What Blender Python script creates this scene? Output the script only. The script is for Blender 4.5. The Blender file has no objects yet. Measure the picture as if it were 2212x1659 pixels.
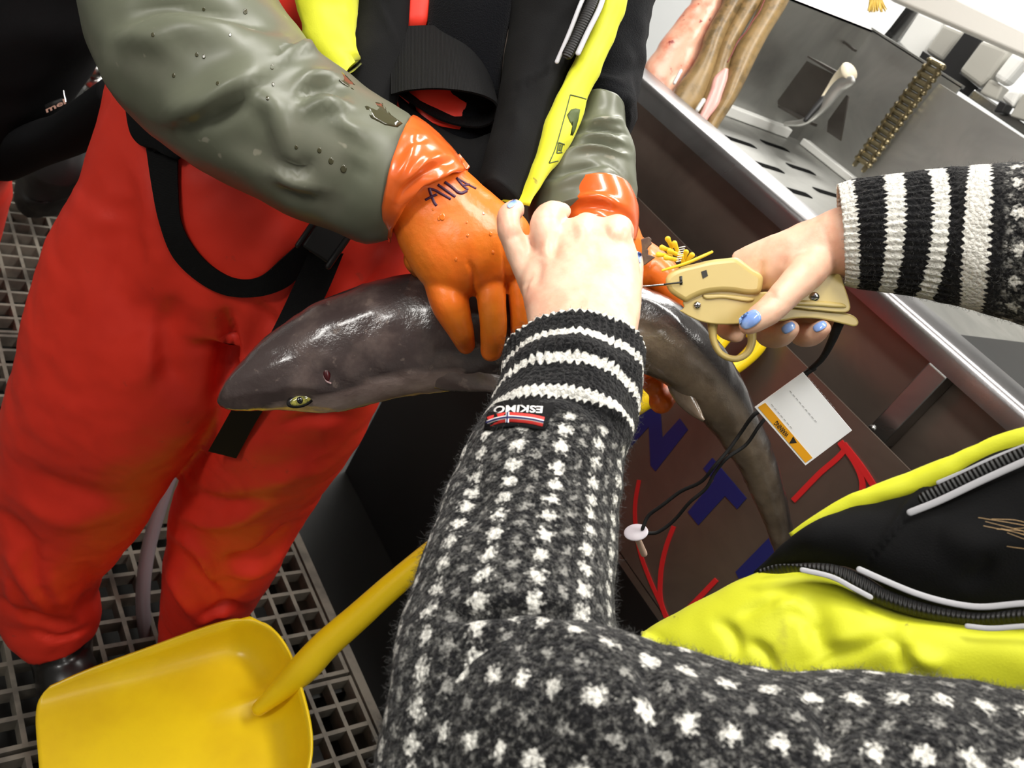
import bpy, bmesh, math, random
import numpy as np
from mathutils import Vector, Matrix
from mathutils.bvhtree import BVHTree
random.seed(7)
rng = np.random.default_rng(11)
SC = bpy.context.scene
COL = SC.collection

# ------------------------------------------------------------------ camera, world, lights
FPX = 1900.0
CX, CY = 1106.0, 829.5
_n = np.array([-1726.0, 2785.0, FPX]); _n /= np.linalg.norm(_n)      # straight down, in lens axes
_h = np.array([-1637.0, -2310.5, FPX]); _h -= _n * _h.dot(_n); _h /= np.linalg.norm(_h)
AX_UP = -_n; AX_Y = _h; AX_X = np.cross(AX_Y, AX_UP)
EYE = np.array([0.0, 0.0, 1.5])
R_CW = np.array([AX_X, AX_Y, AX_UP])          # lens axes -> room axes
cam_d = bpy.data.cameras.new('camera'); cam_d.sensor_fit = 'HORIZONTAL'; cam_d.sensor_width = 36.0
cam_d.lens = FPX / 2212.0 * 36.0; cam_d.clip_start = 0.02; cam_d.clip_end = 60
cam_d.dof.use_dof = True; cam_d.dof.focus_distance = .80; cam_d.dof.aperture_fstop = 14.0
cam = bpy.data.objects.new('camera', cam_d); COL.objects.link(cam); SC.camera = cam
m = Matrix.Identity(4)
for i in range(3):
    m[i][0] = R_CW[i][0]; m[i][1] = -R_CW[i][1]; m[i][2] = -R_CW[i][2]; m[i][3] = EYE[i]
cam.matrix_world = m

SC.view_settings.view_transform = 'Standard'; SC.view_settings.look = 'None'
SC.view_settings.gamma = 1.0; SC.view_settings.use_curve_mapping = False
SC.view_settings.exposure = 0.0
w = bpy.data.worlds.new('world'); SC.world = w; w.use_nodes = True
w.node_tree.nodes['Background'].inputs[0].default_value = (0.95, 0.98, 1.0, 1)
w.node_tree.nodes['Background'].inputs[1].default_value = 0.07
def area(name, loc, sx, sy, power, target=None, color=(1, 0.97, 0.92)):
    l = bpy.data.lights.new(name, 'AREA'); l.shape = 'RECTANGLE'; l.size = sx; l.size_y = sy
    l.energy = power; l.color = color
    o = bpy.data.objects.new(name, l); COL.objects.link(o); o.location = loc
    if target is not None:
        o.rotation_euler = (Vector(target) - Vector(loc)).to_track_quat('-Z', 'Y').to_euler()
    return o
area('ceiling_tube_light', (1.45, 0.55, 2.6), 0.35, 1.5, 34)
area('ceiling_tube_light', (0.15, 0.7, 2.6), 0.3, 1.3, 30)
area('ceiling_tube_light', (2.6, 2.2, 2.6), 1.4, 0.4, 60)
area('ceiling_tube_light', (0.2, -1.0, 2.6), 0.3, 1.2, 16)
area('wall_tube_light', (-1.5, 0.45, 2.35), 0.22, 2.4, 48, (0.7, 0.5, 0.9))

# ------------------------------------------------------------------ helpers
def ray(px, py): return np.array([(px - CX) / FPX, (py - CY) / FPX, 1.0])
def P(px, py, z): return R_CW @ (ray(px, py) * z) + EYE
def on_z(px, py, h):
    r = R_CW @ ray(px, py); return EYE + r * ((h - EYE[2]) / r[2])
def on_x(px, py, x):
    r = R_CW @ ray(px, py); return EYE + r * (x / r[0])
def on_y(px, py, y):
    r = R_CW @ ray(px, py); return EYE + r * (y / r[1])
def proj(v):
    c = (np.asarray(v) - EYE) @ R_CW
    return np.stack([c[:, 0] / c[:, 2] * FPX + CX, c[:, 1] / c[:, 2] * FPX + CY, c[:, 2]], 1)
def nrm(v):
    v = np.asarray(v, float); return v / (np.linalg.norm(v, axis=-1, keepdims=True) + 1e-12)
def spline(pts, n, even=True):
    """smooth curve through the rows of pts, n samples"""
    p = np.asarray(pts, float)
    if len(p) == 1: return np.repeat(p, n, 0)
    d = np.linalg.norm(np.diff(p[:, :3] if even else p, axis=0), axis=1) ** (1.0 if even else .5) + 1e-6
    s = np.concatenate([[0], np.cumsum(d)])
    mt = np.zeros_like(p)
    mt[1:-1] = (p[2:] - p[:-2]) / (s[2:] - s[:-2])[:, None]
    mt[0] = (p[1] - p[0]) / d[0]; mt[-1] = (p[-1] - p[-2]) / d[-1]
    t = np.linspace(0, s[-1], n); i = np.clip(np.searchsorted(s, t, 'right') - 1, 0, len(p) - 2)
    hh = d[i][:, None]; x = ((t - s[i]) / d[i])[:, None]
    return ((2*x**3 - 3*x**2 + 1) * p[i] + (x**3 - 2*x**2 + x) * hh * mt[i]
            + (-2*x**3 + 3*x**2) * p[i+1] + (x**3 - x**2) * hh * mt[i+1])

class MB:
    """collects shapes for one mesh"""
    def __init__(s): s.v = []; s.f = []; s.uv = []; s.n = 0
    def add(s, v, f, uv=None):
        v = np.asarray(v, float).reshape(-1, 3)
        s.v.append(v); s.f += [tuple(i + s.n for i in q) for q in f]
        s.uv.append(np.zeros((len(v), 2)) if uv is None else np.asarray(uv, float)); s.n += len(v); return s
    def verts(s): return np.concatenate(s.v)
    def build(s, name, mat=None, parent=None, smooth=True, recalc=True, bevel=0, subsurf=0, auto=None):
        me = bpy.data.meshes.new(name); me.from_pydata(s.verts().tolist(), [], s.f)
        uv = np.concatenate(s.uv)
        lay = me.uv_layers.new(name='UVMap')
        li = np.zeros(len(me.loops), int); me.loops.foreach_get('vertex_index', li)
        lay.data.foreach_set('uv', uv[li].ravel())
        if recalc:
            bm = bmesh.new(); bm.from_mesh(me); bmesh.ops.recalc_face_normals(bm, faces=bm.faces); bm.to_mesh(me); bm.free()
        return link(name, me, mat, parent, smooth, bevel, subsurf, auto)
def link(name, me, mat=None, parent=None, smooth=True, bevel=0, subsurf=0, auto=None):
    me.name = name
    o = bpy.data.objects.new(name, me); COL.objects.link(o)
    if mat: me.materials.append(mat)
    me.polygons.foreach_set('use_smooth', [bool(smooth)] * len(me.polygons))
    if bevel:
        b = o.modifiers.new('bevel', 'BEVEL'); b.width = bevel; b.segments = 3; b.limit_method = 'ANGLE'; b.angle_limit = math.radians(35)
    if subsurf:
        b = o.modifiers.new('subsurf', 'SUBSURF'); b.levels = subsurf; b.render_levels = subsurf
    if auto is not None: me.set_sharp_from_angle(angle=math.radians(auto))
    if parent: attach(o, parent)
    return o
def attach(o, parent):
    o.parent = parent
    o.matrix_parent_inverse = Matrix.Translation(parent.location).inverted() if parent.type == 'EMPTY' else Matrix.Identity(4)
def tag(o, label, cat, group=None):
    o['label'] = label; o['category'] = cat
    if group: o['group'] = group
    return o
def thing(name, loc, label, cat, group=None):
    o = bpy.data.objects.new(name, None); COL.objects.link(o); o.location = [float(q) for q in loc]
    o.empty_display_size = 0.05
    return tag(o, label, cat, group)
def struct(o): o['kind'] = 'structure'; return o
def bake(o):
    """freeze the modifiers into the mesh"""
    dg = bpy.context.evaluated_depsgraph_get(); dg.update()
    me = bpy.data.meshes.new_from_object(o.evaluated_get(dg)); old = o.data
    o.modifiers.clear(); o.data = me; me.name = o.name
    if old.users == 0: bpy.data.meshes.remove(old)
    return o
def fuse(o, voxel, smooth=4, fac=.5):
    r = o.modifiers.new('r', 'REMESH'); r.mode = 'VOXEL'; r.voxel_size = voxel; r.use_smooth_shade = True
    if smooth:
        s = o.modifiers.new('s', 'SMOOTH'); s.iterations = smooth; s.factor = fac
    mats = list(o.data.materials); bake(o)
    if not len(o.data.materials):
        for mm in mats: o.data.materials.append(mm)
    return o
def getv(o):
    a = np.zeros(len(o.data.vertices) * 3); o.data.vertices.foreach_get('co', a); return a.reshape(-1, 3)
def getn(o):
    a = np.zeros(len(o.data.vertices) * 3); o.data.vertices.foreach_get('normal', a); return a.reshape(-1, 3)
def setv(o, v): o.data.vertices.foreach_set('co', np.asarray(v).ravel()); o.data.update()

def rings(C, A, B, L, m, e=1.0):
    """grid of closed rings: centre C, half axes A and B"""
    th = np.linspace(-math.pi / 2, 1.5 * math.pi, m, endpoint=False)
    ct, st = np.cos(th), np.sin(th)
    ct = np.sign(ct) * np.abs(ct) ** e; st = np.sign(st) * np.abs(st) ** e
    v = C[:, None] + A[:, None] * ct[None, :, None] + B[:, None] * st[None, :, None]
    r = (np.linalg.norm(A, axis=1) + np.linalg.norm(B, axis=1)) / 2
    uv = np.stack([np.broadcast_to(((th + math.pi/2 - math.pi)[None, :] * np.median(r)), v.shape[:2]), np.broadcast_to(L[:, None], v.shape[:2])], 2)
    return v, uv
def grid_faces(n, m, close=True):
    f = []
    for i in range(n - 1):
        for j in range(m if close else m - 1):
            k = (j + 1) % m
            f.append((i*m + j, i*m + k, (i+1)*m + k, (i+1)*m + j))
    return f
def add_rings(mb, C, A, B, m, e=1.0, cap=(True, True)):
    n = len(C)
    L = np.concatenate([[0], np.cumsum(np.linalg.norm(np.diff(C, axis=0), axis=1))])
    v, uv = rings(C, A, B, L, m, e)
    V = v.reshape(-1, 3); U = uv.reshape(-1, 2); f = grid_faces(n, m)
    for k, s in ((0, cap[0]), (n - 1, cap[1])):
        if s:
            V = np.vstack([V, C[k]]); U = np.vstack([U, [0, L[k]]]); c = len(V) - 1
            f += [(k*m + j, k*m + (j+1) % m, c) if k else (k*m + (j+1) % m, k*m + j, c) for j in range(m)]
    mb.add(V, f, U); return mb
def loft(mb, st, n=60, m=40, e=1.0, cap=(True, True), round_end=0):
    """st rows: left px, right px, distance, half thickness (m), [distance of the right edge]"""
    K = np.array([np.concatenate([P(q[0], q[1], q[4]), P(q[2], q[3], q[6] if len(q) > 6 else q[4]), [q[5]]]) for q in st])
    mid = (K[:, :3] + K[:, 3:6]) / 2
    S = spline(np.hstack([mid, K]), n)[:, 3:]
    Lp, Rp, T = S[:, :3], S[:, 3:6], S[:, 6:7]
    C = (Lp + Rp) / 2; A = (Rp - Lp) / 2
    view = nrm(EYE - C); ah = nrm(A)
    tg = np.gradient(C, axis=0); B = np.cross(ah, nrm(tg)); B *= np.sign(np.sum(B * view, 1, keepdims=True))
    B0 = nrm(view - ah * np.sum(view * ah, 1, keepdims=True))
    B = nrm(nrm(B) + .15 * B0) * T
    return add_rings(mb, C, A, B, m, e, cap)
def frames(C, ref):
    T = np.gradient(C, axis=0); T = nrm(T)
    a = np.cross(T[0], ref); a = nrm(a if np.linalg.norm(a) > 1e-4 else np.cross(T[0], [0.3, 0.5, 0.8]))
    A = [a]
    for i in range(1, len(C)):
        a = A[-1] - T[i] * A[-1].dot(T[i]); A.append(nrm(a))
    A = np.array(A); return T, A, np.cross(A, T)
def tube3(mb, pts, n=40, m=16, flat=1.0, ends=(True, True), e=1.0):
    """pts rows: x,y,z,radius (room metres)"""
    S = spline(np.asarray(pts, float), n); C = S[:, :3]; r = np.maximum(S[:, 3:4], 1e-5)
    ref = nrm(EYE - C[0]); T, A, B = frames(C, ref)
    q = np.array([math.radians(d) for d in (80, 60, 40, 20)])
    def dome(k, sg):
        c = np.array([C[k] + sg * T[k] * r[k] * math.sin(a) for a in q]); s = np.array([r[k] * math.cos(a) for a in q])
        return c, np.array([A[k]] * 4) * s, np.array([B[k]] * 4) * s * flat
    Cs, As, Bs = C, A * r, B * r * flat
    if ends[0]:
        c, a, b = dome(0, -1); Cs, As, Bs = np.vstack([c, Cs]), np.vstack([a, As]), np.vstack([b, Bs])
    if ends[1]:
        c, a, b = dome(len(C) - 1, 1); Cs, As, Bs = np.vstack([Cs, c[::-1]]), np.vstack([As, a[::-1]]), np.vstack([Bs, b[::-1]])
    return add_rings(mb, Cs, As, Bs, m, e)
def tube(mb, pts, **k):
    """pts rows: px, py, distance, radius in px"""
    return tube3(mb, [list(P(q[0], q[1], q[2])) + [q[3] * q[2] / FPX] for q in pts], **k)
def panel(mb, ea, eb, n=50, m=14, bulge=0.01, thick=0.012, edge=.35, pinch=0):
    """padded cloth slab between two edge lines (rows px,py,distance); bulges towards the viewer"""
    a = spline([P(*q) for q in ea], n); b = spline([P(*q) for q in eb], n)
    t = np.linspace(0, 1, m)
    base = a[:, None] * (1 - t)[None, :, None] + b[:, None] * t[None, :, None]
    du = np.gradient(base, axis=0); dv = (b - a)[:, None].repeat(m, 1)
    nn = nrm(np.cross(du, dv)); vw = nrm(EYE - base)
    nn *= np.sign(np.sum(nn * vw, 2, keepdims=True)) + (np.sum(nn * vw, 2, keepdims=True) == 0)
    prof = np.sin(math.pi * t) ** .7
    pe = np.clip(np.linspace(0, 1, n) / pinch, .04, 1) ** .6 if pinch else np.ones(n)
    fr = base + nn * (bulge * pe[:, None] * prof[None])[:, :, None]
    bk = base - nn * (thick * pe[:, None] * (edge + (1 - edge) * prof)[None])[:, :, None]
    g = np.concatenate([fr, bk[:, ::-1]], 1); M = 2 * m
    wv = np.linalg.norm(b - a, axis=1).mean(); L = np.concatenate([[0], np.cumsum(np.linalg.norm(np.diff(a, axis=0), axis=1))])
    uv = np.stack([np.broadcast_to(np.concatenate([t, t[::-1]])[None, :] * wv, (n, M)), np.broadcast_to(L[:, None], (n, M))], 2)
    f = grid_faces(n, M)
    f += [tuple(range(M))[::-1], tuple((n - 1) * M + j for j in range(M))]
    return mb.add(g.reshape(-1, 3), f, uv.reshape(-1, 2))
def ribbon(mb, pts, width_dir=None, th=0.0015, n=60):
    """strap: rows = edge1 px,py,z, edge2 px,py,z; a thin closed band"""
    K = np.array([np.concatenate([P(*q[:3]), P(*q[3:6])]) for q in pts])
    S = spline(np.hstack([(K[:, :3] + K[:, 3:]) / 2, K]), n)[:, 3:]
    a, b = S[:, :3], S[:, 3:]
    nn = nrm(np.cross(np.gradient((a + b) / 2, axis=0), b - a)) * th / 2
    g = np.stack([a + nn, (a + b) / 2 + nn, b + nn, b - nn, (a + b) / 2 - nn, a - nn], 1)
    w0 = np.linalg.norm(b - a, axis=1).mean(); L = np.concatenate([[0], np.cumsum(np.linalg.norm(np.diff(a, axis=0), axis=1))])
    uv = np.stack([np.broadcast_to(np.array([0, .5, 1, 1, .5, 0])[None] * w0, (n, 6)), np.broadcast_to(L[:, None], (n, 6))], 2)
    f = grid_faces(n, 6) + [tuple(range(6))[::-1], tuple((n - 1) * 6 + j for j in range(6))]
    return mb.add(g.reshape(-1, 3), f, uv.reshape(-1, 2))
def prism(mb, pts, normal, depth):
    """pts: ordered outline (room metres), pushed by depth along -normal"""
    p = np.asarray(pts, float); k = len(p); nn = nrm(normal) * depth
    f = [tuple(range(k)), tuple(range(2 * k - 1, k - 1, -1))] + [(i, k + i, k + (i + 1) % k, (i + 1) % k) for i in range(k)]
    return mb.add(np.vstack([p, p - nn]), f)
def box(mb, lo, hi):
    x0, y0, z0 = lo; x1, y1, z1 = hi
    v = [(x0,y0,z0),(x1,y0,z0),(x1,y1,z0),(x0,y1,z0),(x0,y0,z1),(x1,y0,z1),(x1,y1,z1),(x0,y1,z1)]
    return mb.add(v, [(0,3,2,1),(4,5,6,7),(0,1,5,4),(1,2,6,5),(2,3,7,6),(3,0,4,7)])
def obox(mb, c, ax, ay, az):
    """box from centre and three half vectors"""
    c, ax, ay, az = (np.asarray(q, float) for q in (c, ax, ay, az))
    v = [c + sx*ax + sy*ay + sz*az for sz in (-1, 1) for sx, sy in ((-1,-1),(1,-1),(1,1),(-1,1))]
    return mb.add(v, [(0,3,2,1),(4,5,6,7),(0,1,5,4),(1,2,6,5),(2,3,7,6),(3,0,4,7)])
def ball(mb, c, ax, ay, az, n=16, m=24):
    c, ax, ay, az = (np.asarray(q, float) for q in (c, ax, ay, az))
    ph = np.linspace(-math.pi/2 + .02, math.pi/2 - .02, n)
    C = c + az * np.sin(ph)[:, None]; k = np.cos(ph)[:, None]
    return add_rings(mb, C, ax * k, ay * k, m)

def seg_dist(p, poly):
    """distance of 2-D points to a polyline and the fraction along it, signed by side"""
    q = np.asarray(poly, float); best = np.full(len(p), 1e9); tt = np.zeros(len(p)); sg = np.ones(len(p))
    ln = np.linalg.norm(np.diff(q, axis=0), axis=1); cum = np.concatenate([[0], np.cumsum(ln)])
    for i in range(len(q) - 1):
        d = q[i+1] - q[i]; t = np.clip(((p - q[i]) @ d) / (d @ d + 1e-9), 0, 1)
        x = p - (q[i] + t[:, None] * d); dd = np.linalg.norm(x, axis=1); k = dd < best
        best[k] = dd[k]; tt[k] = ((cum[i] + t * ln[i]) / cum[-1])[k]; sg[k] = np.sign(d[0] * x[:, 1] - d[1] * x[:, 0])[k]
    return best, tt, sg
def folds(o, fl, facing=.05):
    """cloth folds: each (outline px list, half width px, height m, [half width on the other side])"""
    v = getv(o); n = getn(o); pp = proj(v)[:, :2]; vw = nrm(EYE - v)
    k = np.clip((np.sum(n * vw, 1) - facing) / .25, 0, 1)
    h = np.zeros(len(v))
    for q in fl:
        line = spline(q[0], 24); d, t, s = seg_dist(pp, line)
        w1 = q[1]; w2 = q[3] if len(q) > 3 else w1
        ww = np.where(s > 0, w1, w2)
        h += q[2] * np.exp(-(d / ww) ** 2) * np.clip(np.sin(np.pi * np.clip(t, .02, .98)), 0, 1) ** .6
    setv(o, v + n * (h * k)[:, None]); return o
def wobble(o, amp, scale, seed=0, octaves=2):
    from mathutils import noise
    v = getv(o); n = getn(o)
    h = np.array([noise.fractal(Vector(q * scale) + Vector((seed, seed * .7, 3)), 1.0, 2.0, octaves) for q in v])
    setv(o, v + n * (h * amp)[:, None]); return o
def bvh(o):
    return BVHTree.FromPolygons([Vector(q) for q in getv(o)], [tuple(p.vertices) for p in o.data.polygons])
def hit(tree, px, py, off=.0005, zdef=None):
    d = R_CW @ ray(px, py); dd = Vector(nrm(d))
    loc, no, i, dist = tree.ray_cast(Vector(EYE), dd)
    if loc is None:
        if zdef is None: return None
        return P(px, py, zdef)
    return np.array(loc) - np.array(dd) * off
def stroke(mb, tree, pts, wpx, off=.0006, n=16, th=.0004, curve=True):
    """a painted or inked line lying on a surface"""
    s = spline(pts, n) if curve else np.concatenate([np.linspace(pts[i], pts[i+1], max(2, n // (len(pts)-1))) for i in range(len(pts)-1)])
    t = nrm(np.gradient(s, axis=0)); q = np.stack([-t[:, 1], t[:, 0]], 1) * wpx / 2
    A, B = [], []
    for a, b in zip(s + q, s - q):
        x, y = hit(tree, *a, off), hit(tree, *b, off)
        if x is None or y is None: continue
        A.append(x); B.append(y)
    if len(A) < 2: return mb
    A, B = np.array(A), np.array(B); k = len(A)
    bk = nrm((A + B) / 2 - EYE) * th
    g = np.stack([A, B, B + bk, A + bk], 1)
    return mb.add(g.reshape(-1, 3), grid_faces(k, 4) + [(3, 2, 1, 0), tuple((k-1)*4 + j for j in range(4))])
def text_tris(s, bold=False, ratio=None):
    """flat triangles of a word, scaled to the unit square"""
    c = bpy.data.curves.new('t', 'FONT'); c.body = s; c.resolution_u = 3
    if bold: c.offset = 0.025
    o = bpy.data.objects.new('t', c); COL.objects.link(o)
    dg = bpy.context.evaluated_depsgraph_get(); dg.update()
    me = bpy.data.meshes.new_from_object(o.evaluated_get(dg))
    v = np.array([q.co[:2] for q in me.vertices]); f = [tuple(p.vertices) for p in me.polygons]
    bpy.data.objects.remove(o); bpy.data.curves.remove(c); bpy.data.meshes.remove(me)
    v = (v - v.min(0)) / (v.max(0) - v.min(0)); return v, f
def letters(mb, s, p00, p10, p01, place, bold=False):
    """word laid between three px corners (bottom left, bottom right, top left); place(px,py) -> room point"""
    v, f = text_tris(s, bold); p00, p10, p01 = (np.array(q, float) for q in (p00, p10, p01))
    q = p00 + v[:, :1] * (p10 - p00) + v[:, 1:] * (p01 - p00)
    return mb.add([place(*x) for x in q], f)

# ------------------------------------------------------------------ materials
def lin(c):
    return tuple(((x / 255) / 12.92 if x <= 10 else (((x / 255) + .055) / 1.055) ** 2.4) for x in c)
class NT:
    def __init__(s, mat): s.t = mat.node_tree; s.b = s.t.nodes['Principled BSDF']
    def node(s, ty, **kw):
        n = s.t.nodes.new(ty)
        for k, v in kw.items(): setattr(n, k, v)
        return n
    def put(s, sock, val):
        if isinstance(val, bpy.types.NodeSocket): s.t.links.new(val, sock)
        else: sock.default_value = val
    def math(s, op, a, b=0.0, c=None, clamp=False):
        n = s.node('ShaderNodeMath', operation=op, use_clamp=clamp); s.put(n.inputs[0], a); s.put(n.inputs[1], b)
        if c is not None: s.put(n.inputs[2], c)
        return n.outputs[0]
    def noise(s, vec=None, scale=10, detail=3, rough=.55, dist=0.0):
        n = s.node('ShaderNodeTexNoise'); n.inputs['Scale'].default_value = scale; n.inputs['Detail'].default_value = detail
        n.inputs['Roughness'].default_value = rough; n.inputs['Distortion'].default_value = dist
        if vec is not None: s.put(n.inputs['Vector'], vec)
        return n.outputs['Fac']
    def coord(s, k='Object'): return s.node('ShaderNodeTexCoord').outputs[k]
    def ramp(s, fac, stops, interp='LINEAR'):
        n = s.node('ShaderNodeValToRGB'); cr = n.color_ramp; cr.interpolation = interp
        while len(cr.elements) < len(stops): cr.elements.new(.5)
        for e, (p, c) in zip(cr.elements, stops):
            e.position = p; e.color = (*c, 1) if len(c) == 3 else c
        s.put(n.inputs[0], fac); return n.outputs[0]
    def mix(s, fac, a, b, bt='MIX'):
        n = s.node('ShaderNodeMix', data_type='RGBA', blend_type=bt)
        s.put(n.inputs[0], fac)
        s.put(n.inputs[6], (*a, 1) if isinstance(a, tuple) and len(a) == 3 else a)
        s.put(n.inputs[7], (*b, 1) if isinstance(b, tuple) and len(b) == 3 else b); return n.outputs[2]
    def bump(s, h, strength=.3, dist=.002):
        n = s.node('ShaderNodeBump'); n.inputs['Strength'].default_value = strength; n.inputs['Distance'].default_value = dist
        s.put(n.inputs['Height'], h); s.put(s.b.inputs['Normal'], n.outputs[0])
    def smooth(s, x, a, b):
        n = s.node('ShaderNodeMapRange', interpolation_type='SMOOTHSTEP'); s.put(n.inputs[0], x)
        n.inputs[1].default_value = a; n.inputs[2].default_value = b; n.inputs[3].default_value = 0; n.inputs[4].default_value = 1
        return n.outputs[0]
def mat(name, col, rough=.5, metal=0, spec=.5, coat=0, coat_r=.1, sss=0, sheen=0, var=None, bump=None, scale=20, trans=0):
    """plain material; var=(colour2, scale, low, high) mixes in blotches, bump=(scale,strength,dist)"""
    mm = bpy.data.materials.new(name); mm.use_nodes = True; t = NT(mm); b = t.b
    b.inputs['Base Color'].default_value = (*lin(col), 1); b.inputs['Roughness'].default_value = rough
    b.inputs['Metallic'].default_value = metal; b.inputs['Specular IOR Level'].default_value = spec
    b.inputs['Coat Weight'].default_value = coat; b.inputs['Coat Roughness'].default_value = coat_r
    b.inputs['Sheen Weight'].default_value = sheen
    b.inputs['Transmission Weight'].default_value = trans
    if sss:
        b.inputs['Subsurface Weight'].default_value = sss; b.inputs['Subsurface Radius'].default_value = (1, .35, .2); b.inputs['Subsurface Scale'].default_value = .006
    co = t.coord()
    if var:
        f = t.smooth(t.noise(co, var[1], 4, .6), var[2], var[3]); t.put(b.inputs['Base Color'], t.mix(f, lin(col), lin(var[0])))
    if bump: t.bump(t.noise(co, bump[0], 4, .6), bump[1], bump[2])
    return mm
# ------------------------------------------------------------------ materials of the place
M = {}
def steel(name, col=(176, 176, 174), rough=.28, scratch=.15, blot=.12):
    mm = mat(name, col, rough, metal=1.0); t = NT(mm); co = t.coord()
    mp = t.node('ShaderNodeMapping'); mp.inputs['Scale'].default_value = (6, 90, 90); t.put(mp.inputs[0], co)
    n1 = t.noise(mp.outputs[0], 3, 4, .6); n2 = t.noise(co, 5, 4, .6, .6)
    t.put(t.b.inputs['Roughness'], t.math('ADD', rough - .06, t.math('MULTIPLY', n2, blot)))
    t.put(t.b.inputs['Base Color'], t.mix(t.smooth(n2, .3, .75), lin(col), lin(tuple(c * .84 for c in col))))
    t.bump(n1, scratch, .0006); return mm
M['steel'] = steel('stainless_steel')
M['steel_tray'] = steel('stainless_steel_tray', (186, 186, 182), .42, .12, .2)
M['steel_panel'] = steel('stainless_steel_panel', (126, 113, 103), .36, .06, .1); M['steel_panel'].node_tree.nodes['Principled BSDF'].inputs['Metallic'].default_value = .72
M['steel_rim'] = steel('stainless_steel_rim', (150, 148, 149), .3, .2, .1)
M['wall_white'] = mat('white_wall', (238, 240, 240), .45, bump=(60, .08, .001))
M['wall_dark'] = mat('grey_wall', (150, 150, 146), .6, bump=(40, .1, .001))
M['ceil'] = mat('ceiling_paint', (225, 225, 222), .7)
M['floor_dark'] = mat('wet_dark_floor', (20, 20, 18), .5, var=((30, 31, 28), 2.2, .4, .7), bump=(30, .2, .002))
M['grating'] = mat('grey_grating', (134, 127, 115), .65, var=((96, 91, 83), 9, .4, .65), bump=(500, .4, .001))
M['black_plastic'] = mat('black_plastic', (16, 16, 17), .38)
M['black_machine'] = mat('black_machine_paint', (24, 24, 25), .5)
M['slot'] = mat('dark_slot_hole', (10, 10, 10), .9, spec=.05)
M['white_plastic'] = mat('white_plastic', (232, 232, 228), .4)
M['grey_plastic'] = mat('grey_plastic', (170, 168, 160), .45)
M['blue_vinyl'] = mat('blue_vinyl', (24, 30, 96), .4)
M['red_vinyl'] = mat('red_vinyl', (200, 34, 36), .4)
M['yellow_shovel'] = mat('yellow_polypropylene', (240, 206, 22), .3, spec=.5, var=((226, 188, 22), 4, .45, .7), bump=(7, .08, .004))
M['chain'] = steel('chain_steel', (150, 138, 108), .32); M['bracket'] = steel('dark_steel_bracket', (112, 108, 104), .38)

# ------------------------------------------------------------------ the room
def slab(name, lo, hi, m_):
    return struct(box(MB(), lo, hi).build(name, m_, smooth=False))
slab('floor', (-1.7, -1.9, -.25), (3.6, 3.9, -.15), M['floor_dark'])
slab('ceiling', (-1.7, -1.9, 2.8), (3.6, 3.9, 2.9), M['ceil'])
slab('wall_left', (-1.8, -1.9, -.15), (-1.7, 3.9, 2.8), M['wall_dark'])
slab('wall_right', (3.5, -1.9, -.15), (3.6, 3.9, 2.8), M['wall_white'])
slab('wall_back', (-1.7, 3.8, -.15), (3.5, 3.9, 2.8), M['wall_white'])
slab('wall_front', (-1.7, -1.9, -.15), (3.5, -1.8, 2.8), M['wall_dark'])

def grating(y0, y1, label):
    mb = MB(); x0, x1 = -.545, .957; hw = .0042
    x = x1 - .004
    while x > x0: box(mb, (x - hw, y0, -.03), (x + hw, y1, 0)); x -= .0495
    k = int(round((y1 - y0 - .008) / .052)); ys = np.linspace(y0 + .004, y1 - .004, k + 1)
    for y in ys: box(mb, (x0, y - hw, -.03), (x1, y + hw, -.0006))
    o = mb.build('floor_grating', M['grating'], smooth=False)
    return tag(o, label, 'grating', 'walkway gratings')
grating(-.28, .762, 'grey walkway grating nearest the viewer, under the yellow shovel blade')
grating(.770, 1.81, 'grey walkway grating the person in orange trousers stands on')
grating(1.818, 2.86, 'grey walkway grating beyond the orange trousers, at the left edge')
mb = MB(); box(mb, (.962, -.3, -.15), (.966, 2.9, .002)); box(mb, (.966, -.3, -.006), (.982, 2.9, .002)); box(mb, (.982, -.3, -.15), (.986, 2.9, -.004))
struct(mb.build('trim_1', M['grating'], smooth=False))
mb = MB()
for y in (-.2, .766, 1.814, 2.8):
    box(mb, (-.55, y - .02, -.15), (.955, y + .02, -.031))
struct(mb.build('trim_2', M['floor_dark'], smooth=False))

# ------------------------------------------------------------------ the steel sorting trough
tr = thing('sorting_trough', (1.75, .6, -.15), 'long stainless steel trough with raised rim and lettered front panel at right', 'trough')
Y0, Y1 = -.75, 1.95
mb = MB(); box(mb, (1.285, Y0, .62), (1.295, Y1, 1.19)); front = mb.build('front_wall', M['steel_panel'], tr, smooth=False)
mb = MB()
pr = [(1.25, 1.172), (1.25, 1.196), (1.253, 1.204), (1.26, 1.209), (1.322, 1.211), (1.327, 1.207), (1.327, 1.10), (1.321, 1.10), (1.321, 1.2), (1.262, 1.198), (1.257, 1.19), (1.257, 1.172)]
prism(mb, [(x, Y0, z) for x, z in pr], (0, -1, 0), Y1 - Y0)
mb.build('rim', M['steel_rim'], tr, smooth=True, auto=40)
mb = MB(); box(mb, (1.247, .392, 1.035), (1.285, .425, 1.172)); mb.build('support_post', M['steel'], tr, smooth=False, bevel=.002)
mb = MB(); box(mb, (1.247, 1.36, 1.035), (1.285, 1.39, 1.172)); mb.build('support_post', M['steel'], tr, smooth=False, bevel=.002)
mb = MB(); box(mb, (1.327, Y0, 1.108), (2.3, 1.505, 1.12)); mb.build('tray', M['steel_tray'], tr, smooth=False)
SL = [(815, 818), (1030, 842), (620, 795), (960, 948), (1180, 965), (775, 935), (930, 1075), (1110, 1083)]
sl = [on_z(1360 + a / 2.593, b / 2.593, 1.12) for a, b in SL]
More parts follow.
